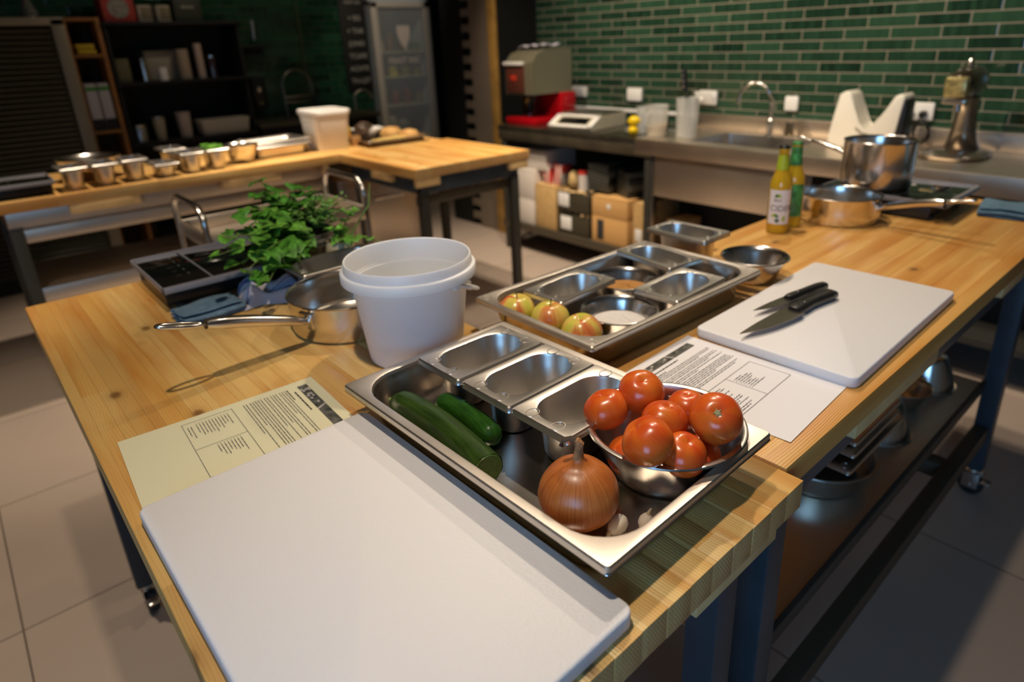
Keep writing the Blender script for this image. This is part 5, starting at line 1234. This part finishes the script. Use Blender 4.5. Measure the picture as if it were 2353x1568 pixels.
finish(lathe(bmesh.new(), [(.0005,0),(.045,0),(.05,.02),(.04,.05),(.018,.085),(.014,.12),(.018,.14),(.016,.14),(.012,.12),(.038,.045),(.0005,.006)], 30), 'glass_body', mat('smoky_glass', (.35,.35,.33), .05, trans=.7), t, smooth=60)
finish(lathe(bmesh.new(), [(.0005,.001),(.052,.001),(.054,.008),(.0005,.008)], 30), 'base_ring', CHROME, t)
t = thing('bookcase', 'narrow orange-brown wooden shelf unit right of the roller cabinet', 'shelf', (0,0,0)); OW = mat('orange_wood', (.26,.11,.025), .55, var=(12,.3)); OWD = mat('dark_wood_back', (.05,.028,.012), .7)
box('side_panel', OW, -4.90, -4.60, .405, .430, 0, 1.675, .001, t); box('side_panel', OW, -4.90, -4.60, .236, .246, 0, 1.675, .001, t)
box('back_panel', OWD, -4.91, -4.90, .236, .43, 0, 1.675, 0, t)
for z in (.35,.60,.955,1.435,1.655): box('shelf_board', OW, -4.90, -4.60, .246, .405, z, z+.018, .001, t)
for k, (y, z, lb) in enumerate(((.325,1.453,'yellow folded item on the wooden shelf, lower of two'),(.32,1.486,'yellow folded item on the wooden shelf, upper of two'))):
    o = finish(bx(bmesh.new(), -.10, .10, -.05, .055, 0, .030, .010), 'folded_cloth', mat('yellow_felt', (.50,.36,.02), .8)); o.location = (-4.72, y, z+.0005); tag(o, lb, 'cloth', 'yellow stack on the shelf')
for k, lb in enumerate(('white ring binder with green top stripe on the wooden shelf, left one','white ring binder with green top stripe on the wooden shelf, right one')):
    t = thing('ring_binder', lb, 'binder', (-4.74, .288+.072*k, .9735), 0, 'binders on the wooden shelf')
    box('binder_cover', mat('grey_white_board', (.40,.38,.40), .6), -.13, .13, -.031, .031, 0, .300, .002, t); box('green_stripe', mat('green_stripe', (.05,.22,.03), .6), .13, .1315, -.031, .031, .255, .280, .0003, t)
    box('black_lower', BLACKM, .13, .1318, -.031, .031, 0, .075, .0003, t)
o = finish(bx(bmesh.new(), -.1, .1, -.06, .06, 0, .03, .01), 'folded_cloth', mat('grey_brown_cloth', (.16,.13,.12), .8)); o.location = (-4.72,.33,.6185); tag(o, 'grey brown folded cloth low on the wooden shelf', 'cloth')
t = thing('shelving_unit', 'black open shelving unit holding tins, boxes and bowls along the left wall', 'shelf', (0,0,0))
box('back_panel', BLACKM, -4.97, -4.96, .44, 1.30, 0, 1.66, 0, t)
for z in (.18,.845,1.245,1.625): box('shelf_board', BLACKM, -4.96, -4.58, .44, 1.30, z, z+.022, .001, t)
for y in (.445,1.28): box('upright', BLACKM, -4.96, -4.60, y, y+.018, 0, 1.64, .001, t)
def can(nm, label, cat, x, y, z, r, h, m, group=None, lid=None, taper=1.):
    t = thing(nm, label, cat, (x, y, z), 0, group); finish(lathe(bmesh.new(), [(.0005,0),(r*taper,0),(r*taper,.003),(r,h-.003),(r*.97,h),(.0005,h)], 28), 'body', m, t, smooth=40)
    if lid: finish(lathe(bmesh.new(), [(r*1.05,h-.002),(r*1.05,h+.010),(.0005,h+.012)], 28), 'lid', lid, t)
    return t
TA = 1.6475; TB = 1.2675; TC = .8675; DIM = mat('dull_cream', (.34,.30,.22), .6); OL = mat('olive_tin', (.12,.11,.05), .5); PK = mat('pinkish_card', (.42,.33,.27), .6)
t = thing('red_box', 'red box with a pale round emblem on top of the black shelving', 'box', (-4.74, .565, TA)); box('box_body', mat('red_board', (.32,.035,.02), .6), -.10, .10, -.095, .095, 0, .20, .003, t)
bm = bmesh.new(); lathe(bm, [(.062,0),(.062,.0015),(.0001,.002)], 32, M=Matrix.Translation((.1,0,.085)) @ Matrix.Rotation(PI/2,4,'Y')); finish(bm, 'round_emblem', mat('emblem_grey', (.22,.21,.18), .6, var=(90,.9)), t)
for k, lb in enumerate(('pale labelled carton on the black shelving, nearer the red box','pale labelled carton on the black shelving, nearer the dark green box')):
    t = thing('small_carton', lb, 'box', (-4.72, .722+.115*k, TA), 0, 'pale cartons on top shelf'); box('carton_body', DIM, -.06, .06, -.042, .042, 0, .105, .003, t); box('printed_panel', mat('brown_print', (.17,.14,.08), .7, var=(50,.5)), .06, .0612, -.025, .040, .012, .09, .0003, t)
t = thing('storage_box', 'dark green box with a small white word on the top shelf', 'box', (-4.74, .992, TA)); box('box_body', mat('dark_green_board', (.025,.032,.018), .6), -.10, .10, -.09, .09, 0, .15, .004, t)
bm = bmesh.new(); add_text(bm, 'BRUNO', .024, lambda u, v: (.1008, u, .085+v), True); finish(bm, 'printed_word', mat('pale_print', (.40,.38,.32), .7), t, smooth=None)
carton('olive brown tin box at the left of the middle shelf', -4.80, -4.66, .475, .555, TB, 1.415, OL, nm='tin_box')
can('steel_canister', 'narrow shiny steel canister on the middle shelf', 'canister', -4.66, .635, TB, .019, .15, CHROME)
can('white_cup', 'white cup in front on the middle shelf', 'cup', -4.63, .742, TB, .030, .085, WHITEP)
carton('pale wide carton at the back of the middle shelf', -4.88, -4.76, .68, .90, TB, 1.46, DIM)
can('paper_roll', 'beige paper roll standing on the middle shelf, left of the pink tube', 'roll', -4.70, .905, TB, .042, .200, mat('beige_roll', (.34,.27,.19), .8))
can('paper_tube', 'tall pinkish tube on the middle shelf', 'tube', -4.66, 1.005, TB, .026, .235, PK)
o = can('glass_bottle', 'dark glinting bottle at the right end of the middle shelf', 'bottle', -4.66, 1.085, TB, .024, .14, mat('dark_glass', (.05,.03,.035), .08, coat=1.), lid=CHROME)
can('lidded_pot', 'dull steel pot at the left of the low shelf', 'pot', -4.70, .530, TC, .050, .105, STEELD, lid=CHROME)
can('lidded_pot', 'cream lidded pot, second on the low shelf', 'pot', -4.68, .655, TC, .042, .150, mat('cream_dull', (.34,.29,.19), .5), lid=STEELD, taper=.75)
can('lidded_pot', 'taller pinkish pot with wide lid on the low shelf', 'pot', -4.68, .820, TC, .048, .165, PK, lid=PK, taper=.85)
o = finish(loft(bmesh.new(), [(.075,.155,.02,0),(.08,.165,.02,.006),(.09,.175,.02,.095),(.093,.178,.02,.10),(.093,.178,.02,.108)], cap_start=True), 'plastic_tub', mat('ivory_plastic', (.50,.46,.36), .5), smooth=50); o.location = (-4.68,1.085,TC); tag(o, 'long pale storage tub at the right of the low shelf', 'tub')
# objects on the dark tiled wall
t = thing('wall_shelf', 'small black wall shelf bracket left of the arched steel rack', 'shelf', (-4.93, 1.49, 1.46)); box('shelf_plate', BLACKM, -.06, .10, -.14, .12, 0, .02, .001, t); box('wall_mount', BLACKM, -.065, -.05, -.1, .1, -.05, .02, .001, t)
o = finish(tube(bmesh.new(), [(-4.86,1.50,1.66),(-4.85,1.495,1.58),(-4.85,1.49,1.52)], [.012,.010,.006], 10), 'bottle_opener', STEEL, smooth=60); tag(o, 'slim shiny utensil hanging above the small wall shelf', 'utensil')
t = thing('soap_pump', 'black dispenser with a small shiny badge on the dark tiled wall', 'dispenser', (-4.95, 1.48, 1.0)); box('dispenser_body', BLACKPL, -.05, .06, -.05, .05, 0, .24, .01, t); box('badge', CHROME, .06, .062, -.012, .012, .13, .17, .001, t); box('lower_badge', mat('olive_badge', (.14,.13,.05), .5), .06, .062, -.015, .015, .03, .05, .001, t)
t = thing('kitchen_tap', 'tall arched steel tap against the dark tiled wall', 'tap', (-4.80, 1.76, .915)); 
finish(tube(bmesh.new(), [(0,-.12,0),(0,-.125,.25)]+[(0,-.005-.12*math.cos(a), .25+.12*math.sin(a)) for a in [PI*k/14 for k in range(1, 14)]]+[(0,.115,.25),(.0,.12,.17)], .008, 10), 'spout', mat('dim_steel', (.25,.24,.20), .35, metal=1.), t, smooth=60)
bm = bmesh.new(); bx(bm, -.01, .01, -.12, .12, .155, .170, .002); bx(bm, -.01, .01, -.12, .10, .115, .128, .002); finish(bm, 'cross_bar', mat('dim_steel2', (.35,.34,.28), .35, metal=1.), t); bm = bmesh.new(); tube(bm, [(0,.12,.17),(0,.13,.10),(0,.14,.06)], [.012,.014,.008], 10); finish(bm, 'spray_head', BLACKPL, t)
t = thing('wall_counter', 'dim steel counter along the dark tiled wall behind the white tub', 'counter', (0,0,0)); box('worktop', mat('dim_counter', (.09,.08,.05), .4, metal=.4), -4.98, -4.52, 1.305, 2.33, .885, .915, .002, t); box('counter_front', BLACKM, -4.95, -4.56, 1.32, 2.32, 0, .885, 0, t)
finish(tube(bmesh.new(), [(-4.985,1.93,.92),(-4.985,1.93,2.8)], .006, 8), 'wall_conduit', mat('conduit_green', (.06,.07,.03), .6), smooth=60); tag(bpy.data.objects['wall_conduit'], 'thin vertical conduit running up the dark tiled wall', 'pipe')
t = thing('kitchen_tap', 'dim steel mixer tap just left of the fridge', 'tap', (-4.62, 2.22, .9155)); finish(tube(bmesh.new(), [(0,-.06,0),(0,-.06,.12)]+[(0,.02-.08*math.cos(a), .12+.06*math.sin(a)) for a in [PI*k/10 for k in range(1, 10)]]+[(0,.10,.10)], .010, 10), 'spout', MATS['dim_steel2'], t, smooth=60)
# chalk menu board
t = thing('menu_board', 'tall black menu board with pale chalk lettering beside the fridge', 'sign', (-4.998, 2.44, 1.06)); box('board', BLACKM, 0, .012, -.135, .110, 0, .86, .002, t)
CH = mat('chalk', (.30,.30,.26), .9); bm = bmesh.new()
for k, s_ in enumerate(('TH-LET','ACHTE','TCAFE','JUNKI','+ TAK','+ EG')): add_text(bm, s_, .058, lambda u, v, k=k: (.0128, u+.0, .075+.105*k+v), True)
add_text(bm, 'FEAST INC', .034, lambda u, v: (.0128, u, .735+v), True); finish(bm, 'chalk_lettering', CH, t, smooth=None)
def goblet(fn, s):
    pr = [(-.5,1),(-.52,.72),(-.40,.45),(-.18,.22),(-.07,.10),(-.09,0),(.09,0),(.07,.10),(.18,.22),(.40,.45),(.52,.72),(.5,1)]
    bm = bmesh.new(); bm.faces.new([bm.verts.new(fn(u*s*.62, v*s)) for u, v in pr]); bmesh.ops.triangulate(bm, faces=bm.faces); return bm
finish(goblet(lambda u, v: (.0128, u, .785+v), .07), 'goblet_emblem', CH, t, smooth=None)
# glass-door fridge
t = thing('drinks_fridge', 'tall glass-door fridge with a white goblet emblem and shelves of produce', 'fridge', (0,0,0)); FG = mat('fridge_grey', (.46,.43,.37), .45); FW = mat('fridge_interior', (.42,.47,.48), .5)
fx0, fx1, fy0, fy1, fz1 = -5.45, -4.94, 2.565, 3.18, 1.815
bm = bmesh.new(); bx(bm, fx0, fx1, fy0, fy0+.03, 0, fz1); bx(bm, fx0, fx1, fy1-.03, fy1, 0, fz1); bx(bm, fx0, fx1, fy0, fy1, fz1-.03, fz1+.16); bx(bm, fx0, fx1, fy0, fy1, 0, .12); bx(bm, fx0, fx0+.02, fy0, fy1, 0, fz1)
finish(bm, 'fridge_body', FW, t)
bm = bmesh.new(); bx(bm, fx1, fx1+.04, fy0, fy0+.065, .12, fz1-.01, .004); bx(bm, fx1, fx1+.04, fy1-.065, fy1, .12, fz1-.01, .004); bx(bm, fx1, fx1+.04, fy0, fy1, fz1-.055, fz1-.01, .004); bx(bm, fx1, fx1+.04, fy0, fy1, .12, .2, .004)
d = finish(bm, 'door', FG, t); bm = bmesh.new(); bx(bm, fx1+.015, fx1+.019, fy0+.06, fy1-.06, .2, fz1-.05); finish(bm, 'door_glass', mat('door_pane', (.75,.8,.8), .05, alpha=.14), d)
EM = mat('white_decal', (.62,.56,.50), .6)
finish(goblet(lambda u, v: (fx1+.0205, 2.885+u, 1.395+v), .215), 'goblet_emblem', EM, d, smooth=None)
bm = bmesh.new(); add_text(bm, 'FEAST INC', .072, lambda u, v: (fx1+.0205, 2.875+u, 1.285+v), True); finish(bm, 'brand_lettering', EM, d, smooth=None)
for z in (1.375,1.155,.90,.60): box('wire_shelf', mat('shelf_green_grey', (.30,.33,.25), .5), fx0+.03, fx1-.01, fy0+.03, fy1-.03, z, z+.014, .001, t)
FR = ((1.39,[('cream tub',(.40,.36,.24),.055,.10),('brown bottle',(.10,.06,.02),.03,.16),('brown bottle',(.09,.07,.03),.03,.15),('green pack',(.04,.10,.03),.05,.08)]),
      (1.17,[('dark jar',(.08,.03,.02),.035,.12),('yellow jar',(.50,.44,.03),.045,.085),('olive tub',(.14,.15,.04),.05,.09),('olive tub',(.10,.13,.04),.05,.07)]),
      (.915,[('dark jar',(.05,.04,.02),.04,.1),('red jar',(.16,.02,.02),.035,.12),('red bottle',(.12,.015,.02),.035,.14),('olive jar',(.12,.12,.03),.04,.08)]),
      (.615,[('pale carton',(.26,.26,.19),.07,.20),('grey tub',(.14,.16,.16),.07,.16)]))
for r_i, (z, items) in enumerate(FR):
    for k, (nm, c_, r_, h_) in enumerate(items):
        o = finish(lathe(bmesh.new(), [(.0005,0),(r_,0),(r_,h_*.8),(r_*.7,h_*.95),(r_*.65,h_),(.0005,h_)], 20), nm.replace(' ','_'), mat('fr_%s'%nm, c_, .4), smooth=40)
        o.location = (fx1-.09, 2.67+.13*k+(.05 if r_i == 3 else 0), z)
        tag(o, '%s on the %s fridge shelf, %s from the left'%(nm, ('top','second','third','bottom')[r_i], ('first','second','third','fourth')[k]), nm.split()[1], 'groceries in the fridge')

# ------------------------------------------------------------------ lights: warm ceiling spots, cool daylight through the window
def spot(name, loc, tgt, e, size=110, blend=.6, r=.035, col=(1.,.80,.58)):
    l = bpy.data.lights.new(name, 'SPOT'); l.energy = e; l.spot_size = math.radians(size); l.spot_blend = blend; l.shadow_soft_size = r; l.color = col
    o = bpy.data.objects.new(name, l); COL.objects.link(o); o.location = loc
    o.rotation_euler = (Vector(tgt)-Vector(loc)).to_track_quat('-Z', 'Y').to_euler(); return o
WARM = (1.,.83,.64)
for loc, tgt, e, sz in (((.02,-.36,2.75),(-.12,-.22,.9),125,108),((-.62,.90,2.75),(-.02,.85,.9),120,78),((-.75,1.80,2.75),(-.2,1.5,.9),65,110),
        ((-1.75,-.9,2.75),(-1.95,-.75,0),160,68),((-2.4,1.15,2.75),(-2.55,1.25,.9),330,72),((-2.7,.1,2.75),(-2.9,.15,.9),230,64),((-1.45,.75,2.75),(-1.55,.9,0),80,50),
        ((-1.35,1.5,2.75),(-1.35,2.8,.9),250,95),((-2.45,1.6,2.75),(-2.3,2.8,.8),165,85),((-.4,1.7,2.75),(-.35,2.7,.9),95,70),((-3.6,1.3,2.75),(-4.7,1.2,1.2),26,100),((-3.5,2.4,2.75),(-4.95,2.85,1.3),60,52)):  # the last spot is added to brighten the fridge
    spot('ceiling_spot', loc, tgt, e, sz, col=WARM)

w = bpy.data.worlds.new('World'); bpy.context.scene.world = w; w.use_nodes = True
w.node_tree.nodes['Background'].inputs[0].default_value = (.05,.06,.08,1); w.node_tree.nodes['Background'].inputs[1].default_value = 1

# ------------------------------------------------------------------ camera
cam = bpy.data.cameras.new('camera'); co = bpy.data.objects.new('camera', cam); COL.objects.link(co); bpy.context.scene.camera = co
F, PX, PY = 1487.6241, 52.1962, -128.4109
cam.sensor_fit = 'HORIZONTAL'; cam.sensor_width = 36.; cam.lens = F/2353*36; cam.shift_x = -PX/2353; cam.shift_y = PY/2353
yaw, pit, rol = map(math.radians, (48.1649, 20.7059, -2.0468))
f = Vector((-math.sin(yaw)*math.cos(pit), math.cos(yaw)*math.cos(pit), -math.sin(pit))); r = Vector((math.cos(yaw), math.sin(yaw), 0)); u = r.cross(f)
r2 = r*math.cos(rol)+u*math.sin(rol); u2 = -r*math.sin(rol)+u*math.cos(rol)
M = Matrix((r2, u2, -f)).transposed().to_4x4(); M.translation = (.6041,-.55,1.4422); co.matrix_world = M
cam.dof.use_dof = True; cam.dof.focus_distance = .83; cam.dof.aperture_fstop = 3.1; cam.clip_start = .02
s = bpy.context.scene; s.view_settings.view_transform = 'Standard'; s.view_settings.look = 'None'; s.view_settings.gamma = 1; s.view_settings.use_curve_mapping = False
s.view_settings.exposure = -0.64
